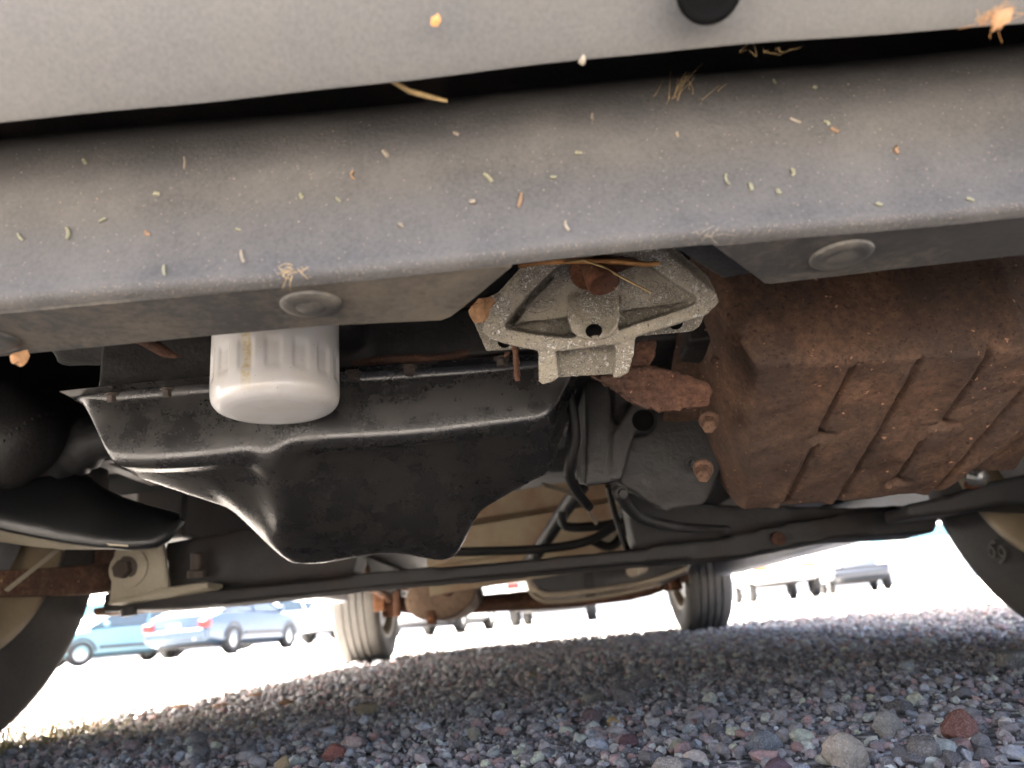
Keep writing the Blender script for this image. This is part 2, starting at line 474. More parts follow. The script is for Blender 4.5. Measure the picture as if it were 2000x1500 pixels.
def scatter(n, sub, pos, size, zoff, nshape=14, seed=0):
    V0, F0 = ico(sub)
    sh = [stone_shape(V0, seed * 100 + k, 0.55 if k % 3 else 0.15) for k in range(nshape)]
    idx = RNG.integers(0, nshape, n)
    S = np.stack(sh)[idx]
    Rm = rotm(RNG.uniform(0, 6.28, n), RNG.normal(0, 0.35, n), RNG.normal(0, 0.35, n))
    P = np.einsum('nij,nvj->nvi', Rm, S) * size[:, None, None] * 0.5
    P[:, :, 0] += pos[:, 0:1]; P[:, :, 1] += pos[:, 1:2]; P[:, :, 2] += zoff[:, None]
    nv = len(V0)
    Fq = (F0[None] + (np.arange(n) * nv)[:, None, None]).reshape(-1, 3)
    tone = np.repeat(np.clip(RNG.beta(1.1, 1.3, n), 0, 1), nv)
    return P.reshape(-1, 3), Fq, tone
zones = []
def zone(n, y0, y1, half, sub, smin, smax, powr, seed, hole=None):
    u = RNG.random(n * 3)
    y = np.sqrt(y0 ** 2 + u * (y1 ** 2 - y0 ** 2)) if y0 > 0 else y0 + u * (y1 - y0)
    x = RNG.uniform(-1, 1, n * 3) * half(y)
    if hole is not None:
        k = ~hole(x, y); x, y = x[k], y[k]
    x, y = x[:n], y[:n]; m = len(x)
    s = smin + (smax - smin) * RNG.random(m) ** powr
    z = ground_z(x, y) + s * RNG.uniform(0.05, 0.28, m)
    zones.append(scatter(m, sub, np.stack([x, y], 1), s, z, seed=seed))
near = lambda y: 0.72 * y + 0.12
zone(24000, 0.36, 1.35, near, 1, 0.0026, 0.0105, 2.1, 1)
zone(14000, 1.3, 3.2, near, 0, 0.008, 0.019, 1.8, 2)
zone(12000, 3.1, 7.5, near, 0, 0.012, 0.03, 1.6, 3)
zone(9000, -0.5, 1.35, lambda y: 1.5 + 0 * y, 0, 0.008, 0.02, 1.8, 4, hole=lambda x, y: (np.abs(x) < near(y)) & (y > 0.36))
nv = 0; Vs, Fs, Ts = [], [], []
for V_, F_, T_ in zones:
    Vs.append(V_); Fs.append(F_ + nv); Ts.append(T_); nv += len(V_)
SMOOTH_ = np.concatenate([np.repeat(RNG.random(len(T_) // k) < 0.25, f) for (V_, F_, T_), k, f in zip(zones, (42, 12, 12, 12), (80, 20, 20, 20))])
gravel = np_mesh('gravel', np.concatenate(Vs), np.concatenate(Fs), 'gravel_mix', ground)
at_ = gravel.data.attributes.new('tone', 'FLOAT', 'POINT'); at_.data.foreach_set('value', np.concatenate(Ts).astype(np.float32))
gravel.data.polygons.foreach_set('use_smooth', SMOOTH_)
tag(gravel, kind='stuff')

# the stones that show largest: one object each, sharing a few meshes
V2, F2 = ico(4)
stone_me = []
for k in range(16):
    me = bpy.data.meshes.new('stone'); me.from_pydata([tuple(p) for p in stone_shape(V2, 900 + k, 0.75 if k % 4 else 0.25)], [], [tuple(f) for f in F2])
    me.shade_smooth(); me.materials.append(MATS['stone']); stone_me.append(me)
def put_stone(me, x, y, s, yaw, tilt=0.15, lift=0.22, flat=1.0):
    o = bpy.data.objects.new('stone', me); COL.objects.link(o); o.parent = ground
    o.location = (x, y, float(ground_z(x, y)) + s * lift)
    o.rotation_euler = (random.gauss(0, tilt), random.gauss(0, tilt), yaw)
    o.scale = (s / 2, s / 2, s / 2 * flat)
    return o
heroes = [  # pixel, width in px, colour, speckle, label
    (1650, 1478, 95, (0.40, 0.33, 0.245), (0.44, 0.39, 0.32), 'pale tan angular stone, largest at the bottom edge of the gravel'),
    (1515, 1488, 55, (0.16, 0.10, 0.11), (0.2, 0.16, 0.16), 'rounded purple-brown stone'),
    (1566, 1502, 52, (0.26, 0.27, 0.28), (0.5, 0.5, 0.5), 'speckled blue-white stone'),
    (652, 1462, 44, (0.30, 0.11, 0.08), (0.4, 0.25, 0.2), 'red angular stone'),
    (1196, 1404, 30, (0.50, 0.34, 0.14), (0.5, 0.4, 0.3), 'ochre rounded pebble'),
    (1885, 1425, 75, (0.22, 0.10, 0.075), (0.3, 0.2, 0.16), 'long flat reddish stone'),
    (1975, 1296, 64, (0.22, 0.205, 0.175), (0.4, 0.38, 0.34), 'flat pale stone near the right edge'),
    (1800, 1470, 85, (0.17, 0.15, 0.13), (0.33, 0.3, 0.26), 'rough grey-brown stone'),
    (1310, 1492, 70, (0.34, 0.29, 0.23), (0.45, 0.4, 0.34), 'rough buff stone at the bottom edge'),
    (1225, 1440, 42, (0.16, 0.085, 0.085), (0.22, 0.15, 0.14), 'dull maroon stone'),
    (715, 1388, 46, (0.33, 0.26, 0.16), (0.4, 0.34, 0.25), 'buff slab-like stone'),
    (1160, 1362, 48, (0.30, 0.27, 0.21), (0.38, 0.35, 0.3), 'pale smooth flat stone'),
    (1220, 1362, 52, (0.20, 0.175, 0.15), (0.3, 0.27, 0.24), 'grey-brown flat stone'),
    (1320, 1450, 36, (0.36, 0.34, 0.22), (0.42, 0.4, 0.3), 'greenish-yellow pebble'),
    (1755, 1375, 55, (0.13, 0.115, 0.10), (0.3, 0.28, 0.25), 'dark mottled stone'),
    (1490, 1450, 78, (0.19, 0.19, 0.185), (0.30, 0.295, 0.285), 'grey-blue slab stone'),
    (1735, 1420, 70, (0.30, 0.27, 0.22), (0.36, 0.33, 0.28), 'flat beige stone'),
    (1370, 1385, 30, (0.42, 0.36, 0.28), (0.5, 0.45, 0.38), 'cream pebble'),
    (925, 1428, 34, (0.32, 0.28, 0.2), (0.4, 0.36, 0.3), 'small buff angular stone'),
    (1150, 1395, 45, (0.17, 0.11, 0.10), (0.25, 0.2, 0.18), 'brownish-mauve stone'),
    (1040, 1320, 24, (0.42, 0.34, 0.20), (0.5, 0.45, 0.36), 'yellowish pebble'),
    (555, 1488, 34, (0.42, 0.30, 0.15), (0.5, 0.42, 0.3), 'amber pebble at the lower left')]
for i, (px, py, wd, col, spk, lab) in enumerate(heroes):
    hero_stone('stone_tone_%d' % i, col, spk)
    p = atz(px, py, 0.006)
    s = wd * (p - EYE).dot(FW) / FPX * 0.92
    me = stone_me[i % 16].copy(); me.materials.clear(); me.materials.append(MATS['stone_tone_%d' % i])
    o = put_stone(me, p.x, p.y, s, random.uniform(-0.4, 0.4), 0.08, 0.22, 1.15)
    o['label'] = lab
cnt = 0
while cnt < 276:
    px = random.uniform(10, 1990); py = 1500 - 270 * random.random() ** 1.5
    if ray(px, py).z > -0.02: continue
    p = atz(px, py, 0.0)
    if p.y > 1.5: continue
    s = random.choice((0.0085, 0.0095, 0.0105, 0.012, 0.0135, 0.016)) * (0.85 + 0.25 * p.y)
    put_stone(stone_me[random.randrange(16)], p.x, p.y, s, random.uniform(0, 6.28), 0.25, random.uniform(0.15, 0.35), random.uniform(0.8, 1.1))
    cnt += 1

# ------------------------------------------------------------------ the parked car overhead
CAR = tag(empty('parked_car', (0, 2.4, 0)), 'grey car straddling the gravel, its dirty underside and front bumper filling the view', 'car')

# --- front bumper cover: swept profile, lower edge nearest the camera
def bow(x, k=0.22): return k * max(0.0, (abs(x) - 0.25) / 0.65) ** 2
stx = np.concatenate([np.linspace(-0.9, -0.26, 10), np.linspace(-0.24, 0.24, 49), np.linspace(0.26, 0.9, 10)])
rows = []
for x in stx:
    y0 = 0.2 + bow(x); z0 = 0.2535 + 0.0030 * math.exp(-((x - 0.06) / 0.09) ** 2) + 0.0002 * math.sin(x * 90)
    prof = [(0.02, 0.06), (0.008, 0.03), (0.0035, 0.008), (0.0020, 0.0010), (0.0006, 0.0), (-0.0004, 0.0006), (-0.004, 0.004), (-0.010, 0.0095),
            (-0.020, 0.020), (-0.035, 0.04), (-0.06, 0.085), (-0.085, 0.14), (-0.095, 0.2), (-0.09, 0.27), (-0.06, 0.33), (0.0, 0.37), (0.12, 0.39)]
    rows.append([(x, y0 + a, z0 + b) for a, b in prof])
bumper = MB().grid(rows).build('bumper_cover', 'bumper_paint', CAR, smooth=True, fix=True)
bumper.data.set_sharp_from_angle(angle=R(32))
# dark plugged hole in the cover at the top edge
hp = aty(1385, -22, 0.181)
MB().lathe([(0.0095, -0.002), (0.0098, 0.0006), (0.0075, 0.0010), (0.0062, -0.0015), (0.001, -0.003)], hp, Vector((0, -0.7, -0.7)), 28).build('hole_plug', 'dark_hole', bumper, smooth=True)

# --- lower valance behind it: face, rounded lip, underside with a notch for the casting
def prof_val(x):
    yb = 0.2395 + bow(x); zb = 0.2098 + 0.0008 * math.sin(x * 31)
    return yb, zb
rows = []
for x in stx:
    yb, zb = prof_val(x)
    pr = [(0.075, 0.112), (0.05, 0.101), (0.032, 0.092), (0.020, 0.0835), (0.012, 0.0755), (0.0075, 0.067), (0.0055, 0.052), (0.0045, 0.034), (0.0035, 0.022),
          (0.0024, 0.012), (0.0012, 0.0065), (0.0006, 0.0042), (0.0010, 0.0022), (0.0028, 0.0008), (0.006, 0.0)]
    rows.append([(x, yb + a, zb + b) for a, b in pr])
val = MB().grid(rows)
def under(poly, zt=0.0):
    pts = [Vector((p[0], p[1], 0.2098 + p[2] if len(p) > 2 else 0.2098)) for p in poly]
    val.prism(pts, (0, 0, 0.0026))
def uz(px, py): p = atz(px, py, 0.2098); return (p.x, p.y)
left_under = [(-0.9, 0.2457 + bow(0.9)), (-0.6, 0.2457 + bow(0.6)), (-0.25, 0.2457), (-0.0, 0.2457), uz(1003, 520), uz(905, 602), uz(880, 620), uz(862, 627), uz(640, 637), uz(420, 656), uz(200, 678), uz(0, 697), (-0.6, 0.33), (-0.9, 0.52)]
right_under = [uz(1392, 480) , (0.25, 0.2457), (0.6, 0.2457 + bow(0.6)), (0.9, 0.2457 + bow(0.9)), (0.9, 0.52), (0.6, 0.33), uz(2000, 499), uz(1750, 527), uz(1505, 556), uz(1493, 555), uz(1482, 546)]
valance = val.build('valance', 'valance_plastic', CAR, smooth=True)
valance.data.set_sharp_from_angle(angle=R(50))
MBu = MB(); val = MBu; under(left_under)
pl = MBu.build('underside_panel', 'underside_plastic', CAR, bevel=0.0007)
MBu = MB(); val = MBu; under(right_under)
pr_ = MBu.build('underside_panel', 'underside_plastic', CAR, bevel=0.0007)
# greenish grey folded flange beside the notch
MB().prism([Vector((*uz(1318, 500), 0.2135)), Vector((*uz(1392, 484), 0.2135)), Vector((*uz(1484, 549), 0.2135)), Vector((*uz(1415, 560), 0.2135))], (0, 0, 0.002)).build('notch_flange', 'case_alloy', CAR, bevel=0.0005)
def clip(parent, px, py, r_=0.0112):
    p = Vector((*uz(px, py), 0.2098)); n = Vector((0, 0, -1))
    prof = [(r_ * 1.0, -0.0006), (r_ * 1.0, 0.0008), (r_ * 0.95, 0.0014), (r_ * 0.80, 0.0019), (r_ * 0.55, 0.0021), (r_ * 0.50, 0.00195), (r_ * 0.46, 0.0022), (r_ * 0.05, 0.0024)]
    MB().lathe(prof, p, n, 40).build('push_clip', 'clip_plastic', parent, smooth=True)
clip(pl, 608, 592); clip(pl, -28, 664); clip(pr_, 1643, 496, 0.0115)

# --- cast alloy mount bracket
BN = (EYE - Vector((0.05, 0.372, 0.245))).normalized()
BP = Vector((0.05, 0.372, 0.245))
def bp(px, py, off=0.0): return atpl(px, py, BP + BN * off, BN)
def bpoly(mb, pts, o0, o1):
    mb.prism([bp(x, y, 0.0) + BN * o0 for x, y in pts], BN * (o1 - o0))
b = MB()
bpoly(b, [(898, 606), (912, 638), (936, 692), (1000, 688), (1060, 684), (1240, 662), (1362, 651), (1378, 642), (1413, 567), (1396, 535), (1335, 482), (1290, 455), (1150, 450), (1040, 480), (960, 570), (925, 585)], -0.042, -0.026)
rim_o = [(944, 648), (952, 612), (1000, 548), (1062, 494), (1100, 472), (1180, 462), (1262, 470), (1300, 492), (1350, 534), (1398, 574), (1402, 590), (1380, 614), (1300, 640), (1246, 656), (1200, 672), (1110, 684), (1052, 684), (1000, 674), (962, 662)]
rim_i = [(985, 638), (998, 616), (1042, 566), (1098, 514), (1120, 503), (1180, 497), (1242, 502), (1268, 518), (1312, 550), (1358, 580), (1362, 588), (1346, 598), (1296, 616), (1244, 632), (1200, 648), (1110, 660), (1062, 655), (1015, 647), (994, 643)]
n = len(rim_o)
for i in range(n):
    j = (i + 1) % n
    q = [rim_o[i], rim_o[j], rim_i[j], rim_i[i]]
    bpoly(b, q, -0.034, 0.0045)
bpoly(b, rim_o, -0.042, -0.030)
bpoly(b, [(1004, 632), (1030, 592), (1096, 524), (1136, 496), (1262, 494), (1292, 526), (1362, 580), (1352, 590), (1290, 598), (1214, 607), (1110, 620), (1050, 627)], -0.040, -0.0085)
bpoly(b, [(992, 640), (1030, 580), (1096, 514), (1130, 490), (1262, 490), (1300, 520), (1370, 584), (1352, 600), (1290, 598), (1214, 607), (1110, 620), (1050, 627)], -0.040, -0.017)
# boss with a hole
boss = [(1112, 560), (1208, 560), (1211, 585), (1212, 616), (1205, 642), (1188, 658), (1162, 663), (1136, 660), (1118, 646), (1110, 622), (1109, 585)]
bv = MB(); nb = len(boss)
fr = [bp(x, y, 0.0) + BN * float(np.interp(y, [560, 585, 612, 665], [-0.012, -0.003, 0.0062, 0.0070])) for x, y in boss]
bk = [bp(x, y, 0.0) - BN * 0.03 for x, y in boss]
b.add(bk + fr, [tuple(range(nb - 1, -1, -1)), tuple(range(nb, 2 * nb))] + [(i, (i + 1) % nb, (i + 1) % nb + nb, i + nb) for i in range(nb)])
# leg: web and two ribs
bpoly(b, [(1060, 660), (1236, 652), (1226, 735), (1090, 743), (1062, 745)], -0.034, -0.0165)
bpoly(b, [(1052, 676), (1084, 672), (1092, 736), (1078, 746), (1060, 750), (1053, 744)], -0.034, 0.003)
bpoly(b, [(1200, 655), (1240, 650), (1238, 690), (1227, 727), (1212, 736), (1196, 737), (1203, 700)], -0.034, 0.003)
brk = b.build('mount_bracket', 'cast_alloy', CAR)
castify(brk, 0.0008, 9, 0.0008, 0.0025)
# boss bore, flange bores: dark short sockets with a rim
def socket(px, py, off, r_, ax, parent=brk, mat='dark_hole', nm='bolt_hole'):
    c = bp(px, py, 0.0) + BN * off; ax = Vector(ax).normalized()
    MB().lathe([(r_ * 1.02, 0.0002), (r_ * 0.95, 0.0006), (r_ * 0.86, 0.0004), (r_ * 0.8, -0.001), (r_ * 0.1, -0.0012)], c, ax, 24).build(nm, mat, parent, smooth=True)
dn = (BN + Vector((0, 0, -0.75))).normalized()
socket(1160, 645, 0.0080, 0.0042, dn)
socket(975, 672, -0.0215, 0.0036, dn)
socket(1328, 634, -0.0205, 0.0036, dn)
# rusty bolt and washer in the big recess
c = bp(1158, 528, -0.004)
MB().lathe([(0.0125, 0.0), (0.0128, 0.0025), (0.0118, 0.0034), (0.002, 0.0036)], c + Vector((0, 0, 0.002)), Vector((0.1, -0.55, -0.8)), 32).build('washer', 'rust_orange', brk, smooth=True)
t_ = MB().lathe([(0.0084, -0.006), (0.0086, 0.0058), (0.0083, 0.0070), (0.0076, 0.0074), (0.0066, 0.0066), (0.001, 0.0064)], bp(1172, 536, 0.004), Vector((0.14, -0.28, -0.95)), 32)
t_.build('bolt', 'rust_orange', brk, smooth=True)
MB().lathe([(0.014, 0), (0.0145, 0.004), (0.012, 0.005)], bp(1200, 522, -0.012), Vector((0.1, -0.4, -0.9)), 28).build('spacer', 'rust_arm', brk, smooth=True)
# hanging rusty stud end and thin wire beside it
st = MB(); a0, a1 = bp(1006, 672, -0.026), bp(1011, 744, -0.026)
for k in range(9):
    f0 = a0.lerp(a1, k / 9); f1 = a0.lerp(a1, (k + 1) / 9); rr = 0.0017 + 0.0002 * math.sin(k * 2.1)
    st.lathe([(rr, 0), (rr * 1.12, (f1 - f0).length * 0.5), (rr, (f1 - f0).length)], f0, f1 - f0, 9)
st.build('rusty_stud', 'rust_arm', brk)
# raised casting marks: small ovals with script strokes
def mark(px, py, wpx, ang, off):
    mb = MB(); c = Vector((px, py)); ca, sa = math.cos(ang), math.sin(ang)
    def P(u, v): return bp(px + (u * ca - v * sa) * wpx / 2, py + (u * sa + v * ca) * wpx / 2, 0) + BN * off
    mb.tube([P(math.cos(t) , 0.42 * math.sin(t)) for t in np.linspace(0, 2 * math.pi, 20)], 0.00030, 6, 2)
    S = [(-0.62, -0.12), (-0.48, -0.22), (-0.5, 0.1), (-0.62, 0.18), (-0.5, 0.0), (-0.3, -0.02), (-0.34, 0.14), (-0.18, 0.12), (-0.2, -0.02), (-0.3, 0.02), (-0.06, 0.0), (-0.06, 0.14), (0.02, 0.0), (0.16, 0.02), (0.14, 0.14), (0.3, 0.12), (0.32, -0.02), (0.2, 0.0), (0.36, 0.1), (0.46, -0.22), (0.42, 0.12), (0.6, 0.1)]
    mb.tube([P(u, v) for u, v in S], 0.00030, 6, 3)
    mb.build('casting_mark', 'cast_alloy', brk, smooth=True)
mark(1050, 600, 52, -0.12, -0.0084); mark(1262, 562, 54, -0.3, -0.0084); mark(1296, 583, 52, -0.2, -0.0084)

# --- rusty stub arm to the right of the casting
b = MB()
YA = 0.475
def ap(px, py, dy=0.0): return aty(px, py, YA) + Vector((0, dy, 0))
b.prism([ap(x, y) for x, y in ((1222, 750), (1228, 720), (1262, 716), (1300, 722), (1322, 728), (1384, 750), (1391, 768), (1387, 792), (1330, 800), (1290, 804), (1250, 794), (1234, 784))], (0.002, 0.05, 0.018))
b.prism([ap(x, y) for x, y in ((1160, 738), (1240, 728), (1250, 770), (1222, 772))], (0, 0.03, 0.012))
b.prism([ap(x, y, 0.01) for x, y in ((1232, 700), (1262, 655), (1284, 655), (1282, 690), (1262, 722), (1236, 722))], (0, 0.02, 0.006))
arm = b.build('rusty_arm', 'rust_arm', CAR); castify(arm, 0.0010, 3, 0.0055, 0.0045)

# --- white spin-on oil filter
fb = aty(539, 806, 0.505); ft = aty(541, 600, 0.505)
fax = (ft - fb).normalized(); fu = Vector((1, 0, 0)); fu = (fu - fax * fu.dot(fax)).normalized(); fv = fax.cross(fu)
NR, NA = 70, 240
FR = 0.0432
tt = np.linspace(0, 1, NR); Vf = []
prof = [(0.0, 0.0), (0.016, 0.0001), (0.030, 0.0005), (0.0362, 0.0015), (0.0398, 0.0033), (0.0419, 0.0060), (0.0429, 0.0092), (FR, 0.013), (FR, 0.019), (FR, 0.040), (FR, 0.048), (FR, 0.056), (FR + 0.0003, 0.075), (FR + 0.0003, 0.10)]
ps = np.array(prof); seg = np.concatenate([[0], np.cumsum(np.hypot(*np.diff(ps, axis=0).T))]); ss = np.linspace(0, seg[-1], NR)
pr = np.interp(ss, seg, ps[:, 0]); pt = np.interp(ss, seg, ps[:, 1])
for r_, t in zip(pr, pt):
    for k in range(NA):
        a = 2 * math.pi * k / NA
        fl = 0.5 + 0.5 * math.cos(15 * a + 0.7)
        dent = 0.0016 * float(sm((fl - 0.2) / 0.45)) * float(sm((t - 0.0165) / 0.006)) * float(sm((0.0415 - t) / 0.006))
        rr = max(r_ - dent, 0)
        Vf.append((rr * math.cos(a), rr * math.sin(a), t))
Ff = np.array([(i * NA + k, i * NA + (k + 1) % NA, (i + 1) * NA + (k + 1) % NA, (i + 1) * NA + k) for i in range(NR - 1) for k in range(NA)])
filt = np_mesh('oil_filter', np.array(Vf), Ff, 'filter_white', CAR)
Mf = Matrix.Identity(4)
for i in range(3): Mf[i][0], Mf[i][1], Mf[i][2], Mf[i][3] = fu[i], fv[i], fax[i], fb[i]
filt.matrix_basis = Mf
filt['label'] = 'white spin-on can with a brown streak'

# --- black oil pan: stamped sheet as a height surface
xg = np.arange(-0.338, 0.056, 0.0019)
dg = np.concatenate([[-0.016, -0.008, -0.003], np.arange(0, 0.036, 0.00075), np.arange(0.036, 0.33, 0.0022)])
XG, DG = np.meshgrid(xg, dg)
YG = 0.564 + 0.010 * np.sin((XG + 0.1) * 9) + DG
ZF = 0.287
xl = -0.332 + 0.72 * np.maximum(0, YG - 0.598)
xr = 0.056 - 1.45 * np.maximum(0, YG - 0.648)
front = 0.564 + 0.010 * np.sin((XG + 0.1) * 9)
dF, dL, dR, dB = YG - front, (XG - xl) / 1.2, (xr - XG) / 1.5, 0.80 - YG
def rmp(t, k=0.14):
    u = 0.5 * (t + np.sqrt(t * t + k * k)); return np.clip(0.5 * (1 + u - np.sqrt((1 - u) ** 2 + k * k)), 0, 1)
shelf = 0.2300 + 0.003 * (XG + 0.31) / 0.33 - (0.22 + 0.20 * sm((XG + 0.14) / 0.12)) * np.clip(YG - 0.582, 0, 0.13) - 0.004 * np.sin((XG + 0.30) * 24) * (XG < -0.17)
def wallf(d, H=0.057, d0=0.0045, rf=0.010):
    t_ = np.clip(d - d0, 0, rf); return (np.clip(d / d0, 0, 1) * (H - rf) + np.sqrt(np.maximum(0, rf * rf - (rf - t_) ** 2))) / H
ms = wallf(dF) * rmp(dL / 0.020, 0.2) * rmp(dR / 0.020, 0.2) * rmp(dB / 0.03)
nose = np.exp(-((XG + 0.188) / 0.023) ** 2)
y0 = 0.600 - 0.042 * nose + 0.010 * sm((XG + 0.14) / 0.05)
sump = rmp((XG + 0.254) / 0.036, 0.16) * rmp((-0.040 - XG) / 0.026, 0.24) * rmp((YG - y0) / (0.070 - 0.018 * nose), 0.25) * rmp((0.82 - YG) / 0.06, 0.3)
ZP = ZF - (ZF - shelf) * ms - 0.043 * sump * ms
ZP += (0.0011 * np.sin(XG * 55 + YG * 20) * sump + 0.0012 * np.sin(XG * 33 + 1)) * ms
opan = np_mesh('oil_pan', np.stack([XG, YG, ZP], -1).reshape(-1, 3), grid_faces(*XG.shape)[:, ::-1], 'pan_black', CAR)
# gasket, rail and bolts
MB().box((-0.255, 0.70, ZF + 0.0018), (0.10, 0.300, 0.0026)).build('gasket', 'teal_gasket', opan)
for px, py in ((222, 772), (800, 731), (980, 706), (330, 764), (690, 742)):
    p = aty(px, py, 0.557); bolt(opan, (p.x, 0.557, ZF - 0.0005), (0, 0, -1), 0.0046, 0.007, 'bolt_grey')

# --- engine and gearbox masses
b = MB()
b.box((-0.09, 0.84, 0.40), (0.40, 0.50, 0.212)); b.box((-0.15, 0.70, 0.312), (0.34, 0.28, 0.04))
b.box((-0.06, 0.60, 0.345), (0.24, 0.06, 0.07)); b.box((-0.16, 0.555, 0.355), (0.10, 0.09, 0.10))
b.cyl((-0.162, 0.50, 0.345), (-0.160, 0.56, 0.352), 0.035, 24)
b.box((-0.30, 0.70, 0.37), (0.09, 0.12, 0.10)); b.cyl((-0.38, 0.60, 0.38), (-0.30, 0.62, 0.38), 0.045, 24)
eng = b.build('engine_block', 'engine_dark', CAR); castify(eng, 0.004, 3, 0.003, 0.02)
MB().tube([(-0.39, 0.55, 0.37), (-0.31, 0.56, 0.345), (-0.262, 0.565, 0.315), (-0.215, 0.57, 0.305)], 0.006, 8).build('coolant_pipe', 'rust_arm', eng, smooth=True)
MB().box((0.0, 0.575, 0.318), (0.085, 0.012, 0.050)).build('rust_tab', 'rust_arm', eng, bevel=0.002)

b = MB()
b.box((0.20, 0.80, 0.42), (0.32, 0.42, 0.24))
def gp(px, py, Y): return aty(px, py, Y)
b.prism([gp(x, y, 0.66) for x, y in ((1142, 742), (1192, 742), (1200, 850), (1196, 945), (1144, 950))], (0, 0.10, 0.02))
b.prism([gp(x, y, 0.68) for x, y in ((1190, 742), (1330, 742), (1400, 800), (1420, 900), (1380, 985), (1300, 1000), (1205, 940))], (0, 0.12, 0.03))
b.prism([gp(x, y, 0.655) for x, y in ((1196, 850), (1240, 780), (1256, 790), (1216, 935), (1198, 945))], (0, 0.05, 0.01))
b.lathe([(0.0125, 0), (0.0125, 0.03)], gp(1256, 821, 0.655), Vector((0, 1, 0.2)), 28)
case = b.build('gearbox_case', 'case_alloy', CAR); castify(case, 0.0028, 4, 0.002, 0.015)
MB().lathe([(0.0095, -0.002), (0.0095, 0.0), (0.008, 0.0008), (0.006, -0.001), (0.001, -0.0015)], gp(1256, 821, 0.6535), Vector((0, -1, -0.2)), 28).build('plug', 'dark_hole', case, smooth=True)
for px, py in ((1352, 905), (1215, 962)):
    bolt(case, gp(px, py, 0.672), (0, -0.9, -0.3), 0.0045, 0.009, 'case_alloy')

def run(name, pts, r_, mat):
    return MB().tube([aty(*p) for p in pts], r_, 9).build(name, mat, CAR, smooth=True)
run('wiring_loom', [(640, 690, 0.60), (740, 672, 0.59), (830, 668, 0.58), (905, 650, 0.58), (960, 690, 0.60)], 0.006, 'hose_black')
run('wiring_loom', [(1110, 760, 0.62), (1124, 850, 0.63), (1112, 930, 0.66), (1150, 990, 0.75)], 0.0045, 'hose_black')
run('oil_line', [(660, 716, 0.565), (760, 702, 0.56), (860, 700, 0.56), (930, 688, 0.565), (1040, 700, 0.58)], 0.0035, 'rust_arm')
run('drain_tube', [(1206, 960, 0.70), (1250, 1010, 0.80), (1330, 1030, 0.95), (1420, 1035, 1.05)], 0.006, 'case_alloy')
MB().prism([aty(x, y, 0.573) for x, y in ((918, 610), (940, 610), (944, 690), (1020, 700), (1020, 712), (924, 708))], (0, 0.006, 0)).build('loom_bracket', 'rust_arm', CAR, bevel=0.001)
MB().prism([aty(x, y, 0.60) for x, y in ((285, 690), (310, 676), (400, 735), (396, 748), (350, 745))], (0, 0.01, 0)).build('alternator_bracket', 'rust_arm', CAR, bevel=0.002)

# --- rusty ribbed gearbox pan
TO = aty(1462, 702, 0.50); e1 = (aty(2000, 682, 0.50) - TO).normalized()
TB = aty(1438, 1004, 0.68) - TO; e2 = (TB - e1 * TB.dot(e1)).normalized(); tn = e1.cross(e2)
if tn.z > 0: tn = -tn
def tuv(px, py):
    q = atpl(px, py, TO, tn) - TO; return (q.dot(e1), q.dot(e2))
poly = [tuv(*p) for p in ((1462, 702), (1700, 694), (2010, 676), (2100, 700), (2100, 780), (2003, 848), (1905, 925), (1852, 964), (1640, 988), (1442, 1004))]
ug = np.arange(-0.030, 0.33, 0.0015); vg = np.arange(-0.040, 0.26, 0.0015)
UG, VG = np.meshgrid(ug, vg)
def sdf(U, V, P):
    P = np.array(P); d = np.full(U.shape, 1e9); ins = np.zeros(U.shape, bool)
    for i in range(len(P)):
        a, b_ = P[i], P[(i + 1) % len(P)]; e = b_ - a
        t = np.clip(((U - a[0]) * e[0] + (V - a[1]) * e[1]) / (e @ e), 0, 1)
        d = np.minimum(d, np.hypot(U - a[0] - t * e[0], V - a[1] - t * e[1]))
        c_ = ((a[1] > V) != (b_[1] > V)) & (U < (b_[0] - a[0]) * (V - a[1]) / (b_[1] - a[1] + 1e-12) + a[0])
        ins ^= c_
    return np.where(ins, d, -d)
D = sdf(UG, VG, poly)
t = np.clip((0.006 - D) / 0.024, 0, 1)
drop = np.where(D > 0.006, 0, 0.075 * (t ** 1.6) * (1 - 0) )
corner = np.clip((0.010 - D) / 0.010, 0, 1) ** 2 * 0.003
W = -drop - corner
def seg_d(U, V, a, b_):
    a, b_ = np.array(a), np.array(b_); e = b_ - a
    t_ = np.clip(((U - a[0]) * e[0] + (V - a[1]) * e[1]) / (e @ e), 0, 1)
    dx, dy = U - a[0] - t_ * e[0], V - a[1] - t_ * e[1]
    sg = (e[0] * dy - e[1] * dx) / np.hypot(*e)
    return np.hypot(dx, dy), sg
for a, b_ in (((1662, 722), (1596, 850)), ((1590, 872), (1530, 990)), ((1796, 706), (1630, 990)), ((1932, 690), (1840, 826)), ((1800, 862), (1742, 945)), ((2040, 716), (1815, 966))):
    d_, sg = seg_d(UG, VG, tuv(*a), tuv(*b_))
    W -= 0.0050 * np.exp(-(d_ / 0.0024) ** 2)
    W += 0.0028 * np.exp(-(np.maximum(d_ - 0.004, 0) / 0.006) ** 2) * (sg > 0) * sm(d_ / 0.004)
for px, py in ((1603, 853), (1838, 832), (1532, 985), (1752, 942)):
    u0, v0 = tuv(px, py)
    W -= 0.0060 * np.exp(-((UG - u0) / 0.0085) ** 2 - ((VG - v0) / 0.0045) ** 2)
W += 0.0008 * np.sin(UG * 37 + 1) * np.sin(VG * 41 + UG * 12) + 0.0007 * np.sin(UG * 140 + VG * 60) * np.sin(VG * 170)
Pt = np.array(TO) + UG[..., None] * np.array(e1) + VG[..., None] * np.array(e2) + W[..., None] * np.array(tn)
gpan = np_mesh('gearbox_pan', Pt.reshape(-1, 3), grid_faces(*UG.shape), 'rust_pan', CAR)
gpan['label'] = 'rust-brown ribbed metal pan'
